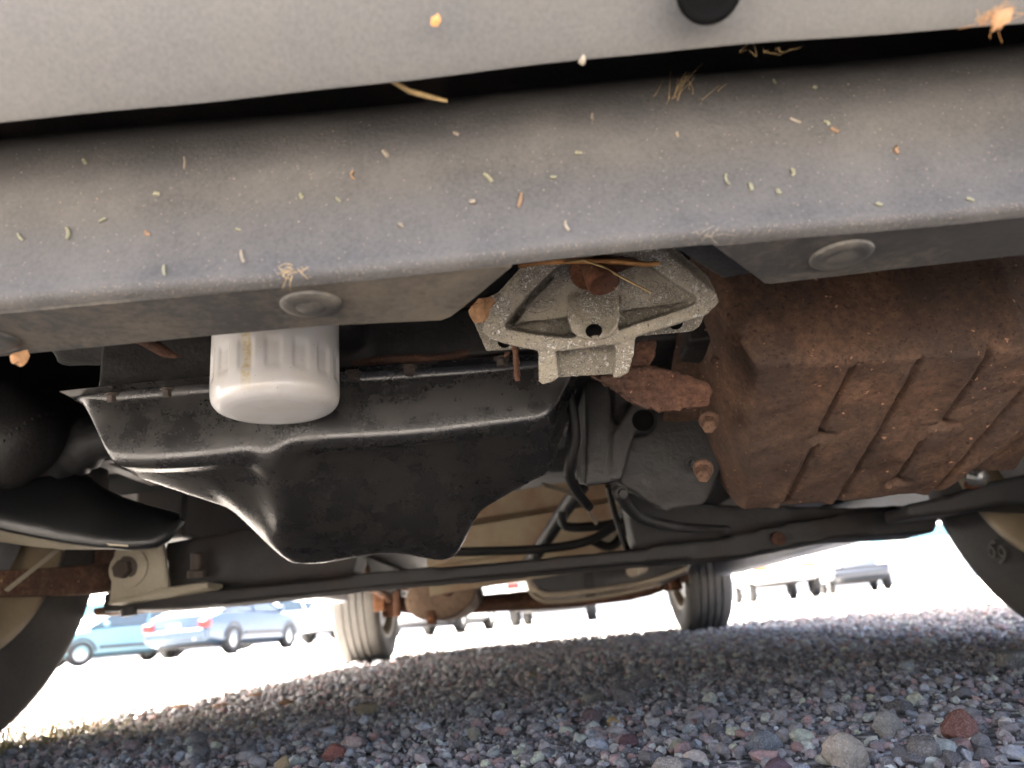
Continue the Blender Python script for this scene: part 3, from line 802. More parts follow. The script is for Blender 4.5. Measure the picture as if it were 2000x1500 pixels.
m = gpan.modifiers.new('rough', 'DISPLACE'); m.texture = cloud(0.003, 4); m.strength = 0.0007; m.mid_level = 0.5; m.texture_coords = 'LOCAL'
for px, py, dv in ((1392, 640, 0), (1393, 822, 0), (1382, 918, 0), (1412, 700, 0)):
    p = aty(px, py, 0.56)
    bolt(gpan, p + Vector((0, 0.012, 0.004)), (-0.25, -0.75, -0.6), 0.0056, 0.014, 'rust_pan')
b = MB(); b.box((0.24, 0.66, 0.325), (0.20, 0.20, 0.08)); b.box((0.34, 0.64, 0.350), (0.30, 0.3, 0.05))
gf = b.build('gearbox_flange', 'engine_dark', CAR); castify(gf, 0.0035, 2, 0.003, 0.02)

# --- left: driveshaft boot, splash shield
b = MB()
ax0, ax1 = Vector((-0.66, 0.90, 0.335)), Vector((-0.28, 0.86, 0.36))
dr = ax1 - ax0
prof = [(0.055, 0.02), (0.062, 0.05)]
for k in range(7):
    r_ = 0.062 - 0.005 * k; t = 0.055 + 0.016 * k
    prof += [(r_, t), (r_ - 0.009, t + 0.008)]
prof += [(0.022, 0.175), (0.0155, 0.18), (0.0155, 0.36)]
b.lathe(prof, ax0, dr, 32).build('drive_shaft', 'black_rubber', CAR, smooth=True)
bt = aty(8, 870, 0.77)
b = MB(); bo = aty(-70, 800, 0.79); bx = aty(70, 905, 0.77) - bo
b.lathe([(0.036, -0.02), (0.050, 0.0), (0.052, 0.03), (0.050, 0.06), (0.046, 0.075), (0.030, 0.085), (0.012, 0.09)], bo + Vector((0, 0.03, 0)), Vector((0.75, 0.1, -0.62)), 36)
sb = b.build('motor_housing', 'case_alloy', CAR, smooth=True)
b = MB()
for k in range(34):
    a = 2 * math.pi * k / 34; ax_ = Vector((0.75, 0.1, -0.62)).normalized(); u = ax_.orthogonal().normalized(); w_ = ax_.cross(u)
    b.box(bo + Vector((0, 0.03, 0)) + ax_ * 0.066 + (u * math.cos(a) + w_ * math.sin(a)) * 0.0492, (0.0022, 0.0022, 0.0022))
b.build('clamp_band', 'case_alloy', sb)
# splash shield: bowl-shaped black plastic; tan lower strip is ground reflection put into colour
rows = []
lo = [(-40, 1012), (0, 1028), (60, 1040), (120, 1052), (190, 1062), (250, 1066), (300, 1062), (322, 1050), (352, 1014)]
hi = [(-40, 770), (0, 790), (50, 820), (110, 880), (160, 925), (200, 957), (240, 975), (290, 992), (352, 1008)]
for k, ((xa, ya), (xb, yb)) in enumerate(zip(hi, lo)):
    f = k / 8; r_ = []
    for j in range(9):
        g = j / 8
        Yd = 0.90 - 0.05 * math.sin(g * math.pi * 0.5) * (1 - f * 0.4) - 0.03 * (1 - f)
        r_.append(aty(xa + (xb - xa) * g, ya + (yb - ya) * g, Yd + 0.05 * (1 - g) * (1 - f)))
    last = r_[-1]
    r_.append(last + Vector((0, 0.006, -0.0015))); r_.append(last + Vector((0, 0.045 * (1 - f) + 0.006, 0.002)))
    rows.append(r_)
shd = MB().grid(rows).build('splash_shield', 'black_plastic', CAR, smooth=True, solid=0.003, fix=True)
rim = MB().grid([[aty(x, y, 0.845) + Vector((0, 0, -0.001)), aty(x, y + w_, 0.885) + Vector((0, 0, -0.002))] for (x, y), w_ in zip(lo[:6], (26, 27, 24, 18, 8, 3))])
rim.build('shield_lit_edge', 'bracket_tan', shd, solid=0.002)

# --- left suspension: rusty control arm, tan pivot plate, bolt
YB = 1.13
b = MB().prism([aty(x, y, 0.955 + 0.00081 * x) for x, y in ((-60, 1116), (90, 1108), (217, 1098), (217, 1152), (150, 1160), (60, 1163), (-60, 1165))], (0.0, 0.045, 0.0))
ca = b.build('control_arm', 'rust_frame', CAR, bevel=0.004)
MB().prism([aty(x, y, 0.945 + 0.00081 * x) for x, y in ((5, 1152), (112, 1068), (118, 1071), (12, 1156))], (0.0, 0.006, 0)).build('stamped_edge', 'bracket_tan', ca, bevel=0.001)
MB().prism([aty(x, y, YB + 0.05) for x, y in ((118, 1060), (204, 1060), (196, 1105), (112, 1110))], (0.0, 0.05, 0.0)).build('bushing_sleeve', 'rust_frame', ca, bevel=0.006)
YP = 1.12
b = MB().prism([aty(x, y, YP) for x, y in ((222, 1078), (232, 1062), (316, 1054), (328, 1148), (262, 1166), (212, 1174))], (0.0, 0.012, 0.0))
b.prism([aty(x, y, YP) for x, y in ((212, 1172), (330, 1146), (404, 1136), (406, 1150), (330, 1162), (208, 1182))], (0.0, 0.10, 0.0))
pp = b.build('pivot_plate', 'bracket_tan', CAR, bevel=0.003)
bolt(pp, aty(247, 1111, YP), (-0.15, -1, -0.1), 0.0135, 0.016, 'bolt_grey')
MB().lathe([(0.028, 0), (0.028, 0.003), (0.02, 0.0035)], aty(252, 1110, YP - 0.0005), (0, -1, 0), 28).build('washer', 'bracket_tan', pp, smooth=False)

# --- subframe cross-member across the view
b = MB()
def beam(mb, pts, Y, dY):
    for (x0, t0, b0), (x1, t1, b1) in zip(pts[:-1], pts[1:]):
        mb.prism([aty(x0, t0, Y), aty(x1, t1, Y), aty(x1, b1, Y), aty(x0, b0, Y)], (0, dY, 0))
beam(b, [(200, 1156, 1196), (330, 1154, 1190), (440, 1148, 1180), (560, 1137, 1167), (700, 1121, 1149), (850, 1107, 1137), (960, 1099, 1127), (1100, 1086, 1114), (1250, 1070, 1101), (1350, 1056, 1094), (1440, 1044, 1089), (1540, 1020, 1070), (1640, 1005, 1050), (1830, 985, 1040)], 1.16, 0.10)
b.prism([aty(x, y, 1.18) for x, y in ((320, 1060), (480, 1030), (640, 1050), (700, 1080), (690, 1118), (560, 1135), (330, 1155))], (0, 0.08, 0))
b.prism([aty(x, y, 1.20) for x, y in ((1220, 960), (1420, 985), (1640, 990), (1840, 985), (1830, 1035), (1440, 1072), (1240, 1070))], (0, 0.08, 0))
xm = b.build('cross_member', 'frame_black', CAR); castify(xm, 0.005, 3, 0.003, 0.03)
MB().cyl(aty(252, 1188, 1.15), aty(252, 1203, 1.15), 0.011, 16).build('bump_stop', 'black_rubber', xm)
MB().lathe([(0.013, 0), (0.013, 0.01), (0.008, 0.012), (0.008, 0.035), (0.003, 0.037)], aty(384, 1128, 1.15), (0.02, -0.15, 1), 14).build('stud', 'bolt_grey', xm)
MB().lathe([(0.010, 0), (0.010, 0.008), (0.006, 0.009)], aty(1518, 1051, 1.155), (0, -1, -0.2), 14).build('bolt', 'rust_arm', xm)
b = MB().prism([aty(x, y, 1.2) for x, y in ((180, 1188), (260, 1176), (430, 1158), (432, 1172), (262, 1196), (182, 1203))], (0, 0.05, 0))
b.build('rear_strut_bar', 'rust_frame', CAR, bevel=0.003)

# --- right suspension: dark arm, knuckle bits
b = MB().prism([aty(x, y, 0.98) for x, y in ((1770, 985), (1850, 968), (1930, 940), (2050, 918), (2080, 990), (1960, 985), (1880, 1000), (1776, 1012))], (0, 0.07, 0))
ra = b.build('control_arm', 'frame_black', CAR, bevel=0.006, seg=3)
ra['label'] = 'black lower arm on the right'
MB().lathe([(0.011, 0), (0.013, 0.006), (0.009, 0.018), (0.004, 0.02)], aty(1897, 928, 0.96), (0.2, -0.8, -0.4), 16).build('bolt', 'chrome_light', ra)
MB().tube([aty(1900, 905, 0.95), aty(1916, 925, 0.95), aty(1906, 948, 0.96), aty(1886, 946, 0.97)], 0.0045, 8).build('wire_clip', 'rust_orange', ra, smooth=True)
MB().prism([aty(x, y, 1.04) for x, y in ((1940, 850), (2040, 830), (2030, 880), (1985, 890), (1978, 915), (1968, 915), (1962, 888))], (0, 0.02, 0)).build('abs_bracket', 'frame_black', ra, bevel=0.002)

# --- wheels
def wheel(name, X, Y, rad, wid, tread_dir):
    rt = empty(name, (X, Y, 0), CAR); rt.location = (X, Y, 0)
    c = Vector((X, Y, rad - 0.004)); h = wid / 2; rr = rad * 0.66
    prof = [(rr, -h * 0.80), (rr + 0.012, -h * 0.90), (rr + 0.05, -h * 1.0), (rad - 0.045, -h * 1.0), (rad - 0.022, -h * 0.97), (rad - 0.008, -h * 0.88)]
    g = 0.0075
    edges = [-0.82, -0.48, -0.43, -0.19, -0.14, 0.14, 0.19, 0.43, 0.48, 0.82]
    lvl = [0, 0, 1, 1, 0, 0, 1, 1, 0, 0]
    tr = [(-0.82, 0), (-0.50, 0), (-0.485, 1), (-0.425, 1), (-0.41, 0), (-0.20, 0), (-0.185, 1), (-0.125, 1), (-0.11, 0), (0.11, 0), (0.125, 1), (0.185, 1), (0.20, 0), (0.41, 0), (0.425, 1), (0.485, 1), (0.50, 0), (0.82, 0)]
    for u, lv in tr: prof.append((rad - 0.004 * u * u - g * lv, h * u))
    prof += [(rad - 0.008, h * 0.88), (rad - 0.022, h * 0.97), (rad - 0.045, h), (rr + 0.05, h), (rr + 0.012, h * 0.9), (rr, h * 0.8)]
    ty = MB().lathe(prof, c, (1, 0, 0), 96, cap=False).build('tyre', 'tyre_rubber', rt, smooth=True)
    ty.data.set_sharp_from_angle(angle=R(40))
    b = MB(); sg = -1 if X < 0 else 1
    b.lathe([(rr + 0.001, -h * 0.78), (rr + 0.008, -h * 0.86), (rr + 0.008, -h * 0.90), (rr - 0.004, -h * 0.88), (rr - 0.018, -h * 0.7), (rr - 0.022, -h * 0.3), (rr - 0.03, 0), (rr - 0.022, h * 0.3), (rr - 0.018, h * 0.7), (rr - 0.004, h * 0.88), (rr + 0.008, h * 0.9), (rr + 0.008, h * 0.86), (rr + 0.001, h * 0.78)], c, (1, 0, 0), 80, cap=False)
    rm = b.build('rim', 'rim_steel', rt, smooth=True)
    if Y > 2: ty.data.materials[0] = MATS['tyre_dusty_lit']
    b = MB().lathe([(rr - 0.02, sg * h * 0.1), (rr * 0.7, sg * h * 0.35), (rr * 0.45, sg * h * 0.3), (0.05, sg * h * 0.5), (0.01, sg * h * 0.5)], c, (1, 0, 0), 60, cap=False)
    b.build('wheel_disc', 'hub_grey', rt, smooth=True, solid=0.004)
    b = MB().lathe([(0.176, -sg * h * 0.2), (0.178, -sg * h * 0.55), (0.172, -sg * h * 0.62), (0.10, -sg * h * 0.66), (0.045, -sg * h * 0.72), (0.04, -sg * h * 1.1)], c, (1, 0, 0), 48)
    b.build('brake_drum', 'hub_grey', rt, smooth=False)
    return rt, ty, c
WR = 0.33
wheels = []
for X, Yw in ((-0.762, 0.905), (0.758, 0.975)):
    wheels.append(wheel('front_wheel', X, Yw, WR, 0.205, 1))
for X in (-0.80, 0.80):
    wheels.append(wheel('rear_wheel', X, 3.86, WR, 0.21, 1))
wheels[0][0]['label'] = 'dusty front wheel on the left, grass at its foot'
wheels[1][0]['label'] = 'front wheel on the right with raised sidewall digits'
# raised sidewall digits
tc = bpy.data.curves.new('sidewall_digits', 'FONT'); tc.body = '69'; tc.size = 0.042; tc.extrude = 0.0008
to = bpy.data.objects.new('sidewall_digits', tc); COL.objects.link(to)
bpy.context.view_layer.update()
tme = bpy.data.meshes.new_from_object(to); bpy.data.objects.remove(to); tme.materials.clear(); tme.materials.append(MATS['letter_grey'])
to = bpy.data.objects.new('sidewall_digits', tme); COL.objects.link(to)
wc = wheels[1][2]; ang = math.atan2(0.0985 - wc.z, 1.150 - wc.y)
sp_ = lambda a, r_: Vector((wc.x - 0.1029, wc.y + r_ * math.cos(a), wc.z + r_ * math.sin(a)))
p0 = sp_(ang + 0.05, 0.258); p1 = sp_(ang - 0.15, 0.258)
tx = (p1 - p0).normalized(); tz = Vector((-1, 0, 0)); ty_ = tz.cross(tx)
Mt = Matrix.Identity(4)
for i in range(3): Mt[i][0], Mt[i][1], Mt[i][2], Mt[i][3] = tx[i], ty_[i], tz[i], p0[i]
to.parent = wheels[1][1]; to.matrix_basis = Mt

# --- underbody behind the engine
FZ = 0.40
b = MB()
for x0, x1, z in ((-0.80, -0.24, FZ), (-0.24, 0.24, FZ + 0.10), (0.24, 0.80, FZ)):
    b.box(((x0 + x1) / 2, 2.85, z + 0.01), (x1 - x0, 3.55, 0.02))
for x in (-0.24, 0.24): b.box((x, 2.85, FZ + 0.05), (0.02, 3.55, 0.12))
b.box((0, 1.08, 0.62), (1.3, 0.02, 0.50)); b.box((-0.62, 0.75, 0.60), (0.02, 1.1, 0.45)); b.box((0.62, 0.75, 0.60), (0.02, 1.1, 0.45))
b.box((0, 0.36, 0.48), (1.24, 0.02, 0.36))
b.build('floor_pan', 'frame_black', CAR)
for X, nm in ((-0.62, 'frame_rail'), (0.62, 'frame_rail')):
    MB().box((X, 2.9, 0.335), (0.09, 3.2, 0.10)).build(nm, 'frame_black', CAR, bevel=0.008)
# tan transverse panel (fuel-tank skid / tunnel brace)
YT = 2.0
pts = [(0, 0.455), (0.02, 0.40), (0.006, 0.385), (-0.02, 0.378), (-0.02, 0.30), (0.0, 0.294), (0.0, 0.225)]
rows = [[(x, YT + a - 0.1 * (x - 0.05), z + 0.06 * (x - 0.05) - 0.02) for a, z in pts] for x in np.linspace(-0.26, 0.36, 18)]
MB().grid(rows).build('heat_panel', 'galvanised_tan', CAR, smooth=False, solid=0.004, fix=True)
# pipes and hoses
def pipe(name, pts, r_, mat, parent=CAR):
    return MB().tube([aty(*p) for p in pts], r_, 10).build(name, mat, parent, smooth=True)
pipe('exhaust_pipe', [(1135, 950, 1.5), (1100, 1000, 1.6), (1062, 1060, 1.7), (1035, 1098, 1.8)], 0.016, 'hose_black')
pipe('brake_line', [(850, 1078, 1.45), (940, 1077, 1.45), (1060, 1072, 1.45), (1150, 1056, 1.45), (1208, 1020, 1.45), (1220, 990, 1.42)], 0.0085, 'hose_black')
pipe('brake_line', [(1098, 1000, 1.5), (1102, 1026, 1.5), (1140, 1030, 1.5), (1200, 1022, 1.5), (1218, 1006, 1.5)], 0.009, 'hose_black')
pipe('brake_line', [(1150, 1052, 1.55), (1190, 1068, 1.55), (1214, 1046, 1.55), (1222, 1012, 1.55)], 0.009, 'hose_black')
pipe('shift_cable', [(1060, 946, 1.2), (1110, 962, 1.25), (1140, 985, 1.3), (1164, 1022, 1.35)], 0.0032, 'cable_tan')
pipe('tie_rod', [(1188, 950, 1.15), (1200, 1000, 1.2), (1216, 1050, 1.22), (1228, 1080, 1.24)], 0.0048, 'case_alloy')
MB().box(aty(1184, 1056, 1.6), (0.03, 0.02, 0.028)).build('line_clip', 'bracket_tan', CAR, bevel=0.003)
# fuel tank with pale seam and strap
tkp = []
def tank_sec(Y, s):
    return [(0.00 + 0.04 * (1 - s), Y, 0.33), (0.0, Y, 0.26), (0.02, Y, 0.215), (0.07, Y, 0.186), (0.30, Y, 0.182), (0.50, Y, 0.196), (0.585, Y, 0.225), (0.61, Y, 0.26), (0.61, Y, 0.33)]
rows = [tank_sec(Y, 1) for Y in (2.96, 2.98, 3.2, 3.4, 3.44)]
rows[0] = [(x * 0.97 + 0.01, y, z + 0.012) for x, y, z in rows[0]]
tb = MB().grid(rows); tb.prism([Vector(p) for p in rows[0]], (0, 0.01, 0))
tank = tb.build('fuel_tank', 'tank_black', CAR, smooth=False, fix=True)
for dz, dy, rr in ((0.0, -0.012, 0.011), (-0.022, 0.03, 0.010)):
    MB().tube([(-0.012, 2.955 + dy, 0.285), (0.0, 2.95 + dy, 0.235 + dz), (0.035, 2.948 + dy, 0.203 + dz), (0.09, 2.948 + dy, 0.192 + dz), (0.3, 2.948 + dy, 0.196 + dz), (0.46, 2.95 + dy, 0.212 + dz * 0.6), (0.58, 2.95 + dy, 0.243)], rr, 8).build('tank_seam', 'tank_seam', tank, smooth=True)
MB().box((0.215, 2.94, 0.255), (0.035, 0.012, 0.12)).box((0.215, 3.15, 0.178), (0.035, 0.42, 0.006)).build('tank_strap', 'case_alloy', tank)
MB().cyl((0.36, 2.80, 0.245), (0.42, 2.95, 0.262), 0.022, 18).build('filler_neck', 'tank_seam', tank)
MB().box((0.565, 2.93, 0.275), (0.022, 0.02, 0.035)).build('bracket_tab', 'rust_orange', tank, bevel=0.004)
# muffler
mc = Vector((-0.345, 3.15, 0.235))
rows = []
for Y, k in ((3.00, 0.55), (3.006, 0.84), (3.014, 0.97), (3.03, 1.0), (3.05, 1.0), (3.06, 0.965), (3.55, 0.965), (3.57, 0.7)):
    rows.append([(mc.x + math.cos(a) * 0.135 * k - 0.25 * math.sin(a) * 0.09 * k, Y, mc.z + math.sin(a) * 0.088 * k + 0.3 * math.cos(a) * 0.1 * k) for a in np.linspace(0, 2 * math.pi, 41)])
muf = MB().grid(rows); muf.prism([Vector(p) for p in rows[0][:-1]], (0, 0.005, 0))
mu = muf.build('muffler', 'muffler_tan', CAR, smooth=True, fix=True); mu.data.set_sharp_from_angle(angle=R(40))
MB().tube([(-0.30, 2.2, 0.38), (-0.28, 2.7, 0.30), (-0.32, 3.02, 0.25)], 0.028, 14).build('inlet_pipe', 'rust_frame', mu, smooth=True)
# rear axle beam with brackets
b = MB().tube([(-0.72, 3.80, 0.27), (-0.5, 3.74, 0.22), (-0.2, 3.70, 0.205), (0.2, 3.70, 0.195), (0.5, 3.74, 0.205), (0.72, 3.80, 0.26)], 0.038, 12)
b.box((0, 3.70, 0.225), (1.1, 0.05, 0.05))
ax_ = b.build('rear_axle', 'rust_axle', CAR); castify(ax_, 0.012, 2, 0.006, 0.04)
for s in (-1, 1):
    MB().box((s * 0.63, 3.52, 0.31), (0.16, 0.20, 0.03)).box((s * 0.66, 3.44, 0.265), (0.05, 0.03, 0.11)).box((s * 0.58, 3.42, 0.25), (0.03, 0.03, 0.14)).build('spring_seat', 'rust_axle', ax_, bevel=0.008)
    MB().tube([(s * 0.56, 2.6, 0.33), (s * 0.60, 3.0, 0.30), (s * 0.66, 3.7, 0.27)], 0.022, 10).build('trailing_arm', 'rust_axle', ax_, smooth=True)
    MB().box((s * 0.66, 3.70, 0.235), (0.07, 0.06, 0.09)).build('arm_bracket', 'rust_axle', ax_, bevel=0.006)
MB().box((-0.385, 3.02, 0.155), (0.035, 0.05, 0.05)).build('hanger', 'rust_axle', mu, bevel=0.006)
# spare wheel well / rear bumper underside
MB().box((0, 4.25, 0.36), (1.2, 0.7, 0.05)).build('boot_floor', 'frame_black', CAR, bevel=0.02)

# --- body shell (casts the shade the underside sits in)
for s, zs in ((-1, 0.262), (1, 0.226)):
    out = [(0.42, 0.27), (0.525, 0.27)]
    for a in np.linspace(180, 0, 15): out.append((0.905 + 0.38 * math.cos(R(a)), 0.31 + 0.38 * math.sin(R(a))))
    out += [(1.295, zs), (3.47, zs)]
    for a in np.linspace(180, 0, 15): out.append((3.86 + 0.38 * math.cos(R(a)), 0.31 + 0.38 * math.sin(R(a))))
    out += [(4.25, 0.30), (4.85, 0.34), (4.88, 0.6), (4.8, 1.0), (0.95, 1.0), (0.3, 0.82), (0.2, 0.6)]
    sd = MB().prism([Vector((s * 0.90, y, z)) for y, z in out], (-s * 0.03, 0, 0)).build('body_side', 'paint_grey', CAR)
    MB().box((s * 0.845, 2.38, zs + 0.05), (0.085, 2.16, 0.10)).build('sill', 'sill_grey', sd, bevel=0.01)
    for yc in (0.905, 3.86):
        lin = [[(s * x, yc + 0.385 * math.cos(R(a)), 0.31 + 0.385 * math.sin(R(a))) for x in (0.60, 0.872)] for a in np.linspace(8, 172, 15)]
        MB().grid(lin).build('wheel_liner', 'black_plastic', sd)
secs = [(0.10, 0.72, 0.80, 0.60), (0.14, 0.84, 0.86, 0.72), (0.9, 0.90, 1.02, 0.80), (1.1, 0.90, 1.06, 0.80), (1.9, 0.90, 1.66, 0.66), (2.3, 0.90, 1.74, 0.68), (4.2, 0.90, 1.74, 0.68), (4.6, 0.90, 1.60, 0.70), (4.84, 0.88, 1.02, 0.80), (4.88, 0.86, 0.6, 0.82)]
rows = []
for Y, wb, zt, wt in secs:
    zb = min(0.99, zt - 0.05)
    rows.append([(-wb, Y, zb), (-(wb * 0.3 + wt * 0.7), Y, zb + (zt - zb) * 0.7), (-wt, Y, zt - 0.02), (-wt * 0.6, Y, zt + 0.01), (0, Y, zt + 0.02), (wt * 0.6, Y, zt + 0.01), (wt, Y, zt - 0.02), (wb * 0.3 + wt * 0.7, Y, zb + (zt - zb) * 0.7), (wb, Y, zb)])
shell = MB().grid(rows).build('body_top', 'paint_grey', CAR, smooth=True, fix=True)
shell.data.set_sharp_from_angle(angle=R(30))
MB().grid([[(-0.66, 1.22, 1.17), (0.66, 1.22, 1.17)], [(-0.60, 1.82, 1.625), (0.60, 1.82, 1.625)]]).build('windscreen', 'glass_dark', shell, solid=0.006)
for s in (-1, 1):
    for ya, yb in ((1.75, 2.6), (2.68, 3.5), (3.58, 4.3)):
        MB().prism([Vector((s * (0.865 if z < 1.2 else 0.76), y, z)) for y, z in ((ya, 1.07), (yb, 1.07), (yb, 1.52), (ya + 0.12, 1.50))], (s * 0.012, 0, 0)).build('side_window', 'glass_dark', shell)
rb = MB().box((0, 4.84, 0.50), (1.76, 0.16, 0.30)).build('rear_bumper', 'bumper_paint', CAR, bevel=0.04, seg=3)
MB().box((0, 4.80, 0.84), (1.70, 0.06, 0.42)).build('tailgate', 'paint_grey', CAR, bevel=0.02)
MB().box((0, 0.20, 0.72), (1.5, 0.06, 0.22)).build('grille', 'black_plastic', CAR, bevel=0.01)
for s in (-1, 1):
    MB().box((s * 0.66, 0.17, 0.70), (0.34, 0.08, 0.16)).build('headlight', 'chrome_light', CAR, bevel=0.02)

# ------------------------------------------------------------------ debris on the car
def face_y(px, py):                     # point on the valance face
    Y = 0.244
    for _ in range(4):
        p = aty(px, py, Y); yb, zb = prof_val(p.x); h = p.z - zb
        Y = yb + float(np.interp(h, [0.0, 0.004, 0.012, 0.034, 0.067, 0.0755, 0.0835, 0.092], [0.004, 0.0006, 0.0024, 0.0045, 0.0075, 0.012, 0.02, 0.032]))
    return aty(px, py, Y - 0.0007)
clipM = ['clip_green', 'clip_straw', 'clip_orange']
def sliver(name, pts, w_, mat, thick=0.0005):
    mb = MB(); n = len(pts)
    V_ = []
    for i, p in enumerate(pts):
        t_ = (pts[min(i + 1, n - 1)] - pts[max(i - 1, 0)]).normalized()
        view = (EYE - p).normalized(); sd_ = t_.cross(view).normalized()
        ww = w_ * (0.55 + 0.45 * math.sin(math.pi * (i + 0.6) / (n + 0.2)))
        V_ += [p + sd_ * ww / 2, p + view * thick, p - sd_ * ww / 2, p - view * thick]
    F_ = [(0, 1, 2, 3), tuple(4 * (n - 1) + k for k in (3, 2, 1, 0))]
    for i in range(n - 1):
        for k in range(4):
            F_.append((4 * i + k, 4 * i + (k + 1) % 4, 4 * i + 4 + (k + 1) % 4, 4 * i + 4 + k))
    return mb.add(V_, F_).build(name, mat, None, smooth=True)
cl = [(130, 455, 26, 80, 0), (200, 430, 22, -30, 0), (360, 318, 26, -70, 1), (306, 378, 18, -8, 0), (474, 500, 30, 70, 1), (322, 527, 26, 85, 0), (290, 455, 16, 60, 2), (692, 342, 18, 85, 2), (660, 390, 16, 40, 0),
      (752, 300, 22, 40, 1), (952, 347, 24, 30, 0), (1015, 390, 32, -82, 2), (922, 394, 16, 0, 1), (892, 260, 12, 20, 1), (1130, 298, 16, 20, 0), (1082, 346, 14, 0, 0), (1158, 228, 22, 75, 1), (1514, 158, 16, 60, 0), (1592, 170, 16, 10, 0), (1422, 350, 34, 82, 0), (1466, 364, 24, 80, 0), (1545, 336, 20, 60, 0), (1612, 240, 16, 40, 0), (1630, 254, 20, 10, 2), (1554, 235, 40, 48, 1), (1325, 262, 16, 80, 1), (1718, 398, 16, 20, 0), (1895, 390, 18, 10, 0), (1755, 292, 16, 70, 2), (40, 462, 18, 60, 0), (165, 315, 22, 80, 0), (590, 382, 16, 75, 0), (465, 448, 14, 30, 0), (1525, 373, 14, 60, 0), (1108, 440, 30, 85, 1), (780, 440, 14, 40, 1)]
for px, py, L, a, mi in cl:
    L *= random.uniform(0.55, 1.0); a = R(a + random.gauss(0, 12)); dx, dy = math.cos(a) * L / 2, math.sin(a) * L / 2
    bend = random.uniform(-7, 7)
    pts = [face_y(px + dx * f + bend * (1 - f * f), py + dy * f) for f in (-1, -0.33, 0.33, 1)]
    o = sliver('grass_clipping', pts, random.uniform(0.0010, 0.0021), clipM[mi])
    if mi == 2: tag(o, 'short orange-brown clipping stuck to the dark valance face', 'clipping', 'orange clippings on the valance')
    elif mi == 1: tag(o, 'short straw-coloured clipping stuck to the dark valance face', 'clipping', 'straw clippings on the valance')
    else: tag(o, 'short pale green grass clipping stuck to the dark valance face', 'clipping', 'green clippings on the valance')
# uncountable dust crumbs on the valance and along its lip
mbs = MB(); octv = [(1, 0, 0), (-1, 0, 0), (0, 1, 0), (0, -1, 0), (0, 0, 1), (0, 0, -1)]
octf = [(0, 2, 4), (2, 1, 4), (1, 3, 4), (3, 0, 4), (2, 0, 5), (1, 2, 5), (3, 1, 5), (0, 3, 5)]
def crumb(p, s):
    q = [random.uniform(0.5, 1.2) * s for _ in range(3)]
    mbs.add([(p.x + a * q[0], p.y + b_ * q[1], p.z + c_ * q[2]) for a, b_, c_ in octv], octf)
for _ in range(240):
    px = random.uniform(0, 2000); top = 270 - px * 0.085; bot = 575 - px * 0.095
    crumb(face_y(px, random.uniform(top, bot)), random.uniform(0.00012, 0.00042))
for _ in range(1100):
    x = random.uniform(-0.22, 0.23); yb, zb = prof_val(x)
    g = random.random()
    crumb(Vector((x, yb + 0.0006 + 0.004 * g * g, zb + 0.0035 * (1 - g) - 0.0002)), random.uniform(0.0001, 0.00028))
dust = mbs.build('dust_crumbs', 'dirt_crumb', None)
tag(dust, 'crumbs of tan dirt along the valance lip', 'dirt', None, 'stuff')
# dry stalks and scraps
o = sliver('dry_stalk', [bp(x, y, 0.010) for x, y in ((1012, 520), (1060, 512), (1130, 509), (1210, 511), (1262, 516), (1288, 514))], 0.0032, 'stem_orange', 0.0012)
tag(o, 'long orange stalk lying across the grey casting above its rusty bolt', 'stalk')
o = sliver('dry_stalk', [bp(x, y, 0.0125) for x, y in ((1102, 512), (1140, 508), (1175, 520), (1215, 542), (1272, 571))], 0.0013, 'straw', 0.0006)
tag(o, 'thin straw stem crossing the orange stalk over the rusty bolt', 'stalk')
o = sliver('dry_stalk', [aty(x, y, Y) for x, y, Y in ((765, 158, 0.206), (800, 178, 0.212), (836, 188, 0.217), (874, 197, 0.222))], 0.0020, 'straw', 0.0007)
tag(o, 'curved straw stalk hanging in the dark gap below the bumper cover', 'stalk')
def scrap(name, c, r_, mat, lab, cat, seed, flat=0.25, N=None):
    rr = np.random.default_rng(seed); V0, F0 = ico(2)
    P = V0 * (1 + 0.35 * np.sin(V0 @ rr.normal(size=(3, 3)) * 3.0)) * r_
    N = (EYE - c).normalized() if N is None else N
    u = N.orthogonal().normalized(); v = N.cross(u)
    Q = [c + u * p[0] + v * p[1] * 0.75 + N * p[2] * flat for p in P]
    o = MB().add(Q, [tuple(f) for f in F0]).build(name, mat, None)
    return tag(o, lab, cat)
scrap('seed_husk', aty(851, 40, 0.184), 0.0017, 'stem_orange', 'small amber seed husk stuck high on the bumper cover', 'seed', 3)
scrap('seed_husk', aty(1136, 118, 0.199), 0.0014, 'clip_straw', 'tan seed husk on the lower edge of the bumper cover', 'seed', 4)
scrap('leaf_scrap', aty(38, 701, 0.278), 0.0036, 'leaf_brown', 'orange-brown leaf scrap hanging under the left end of the valance', 'leaf', 5, 0.4)
scrap('leaf_scrap', bp(944, 604, 0.004), 0.0075, 'leaf_brown', 'tan leaf scrap on the left corner of the grey casting', 'leaf', 6, 0.2)
scrap('leaf_scrap', bp(990, 692, -0.018), 0.0018, 'rust_arm', 'small dark curled leaf under the left flange of the grey casting', 'leaf', 8, 0.3)
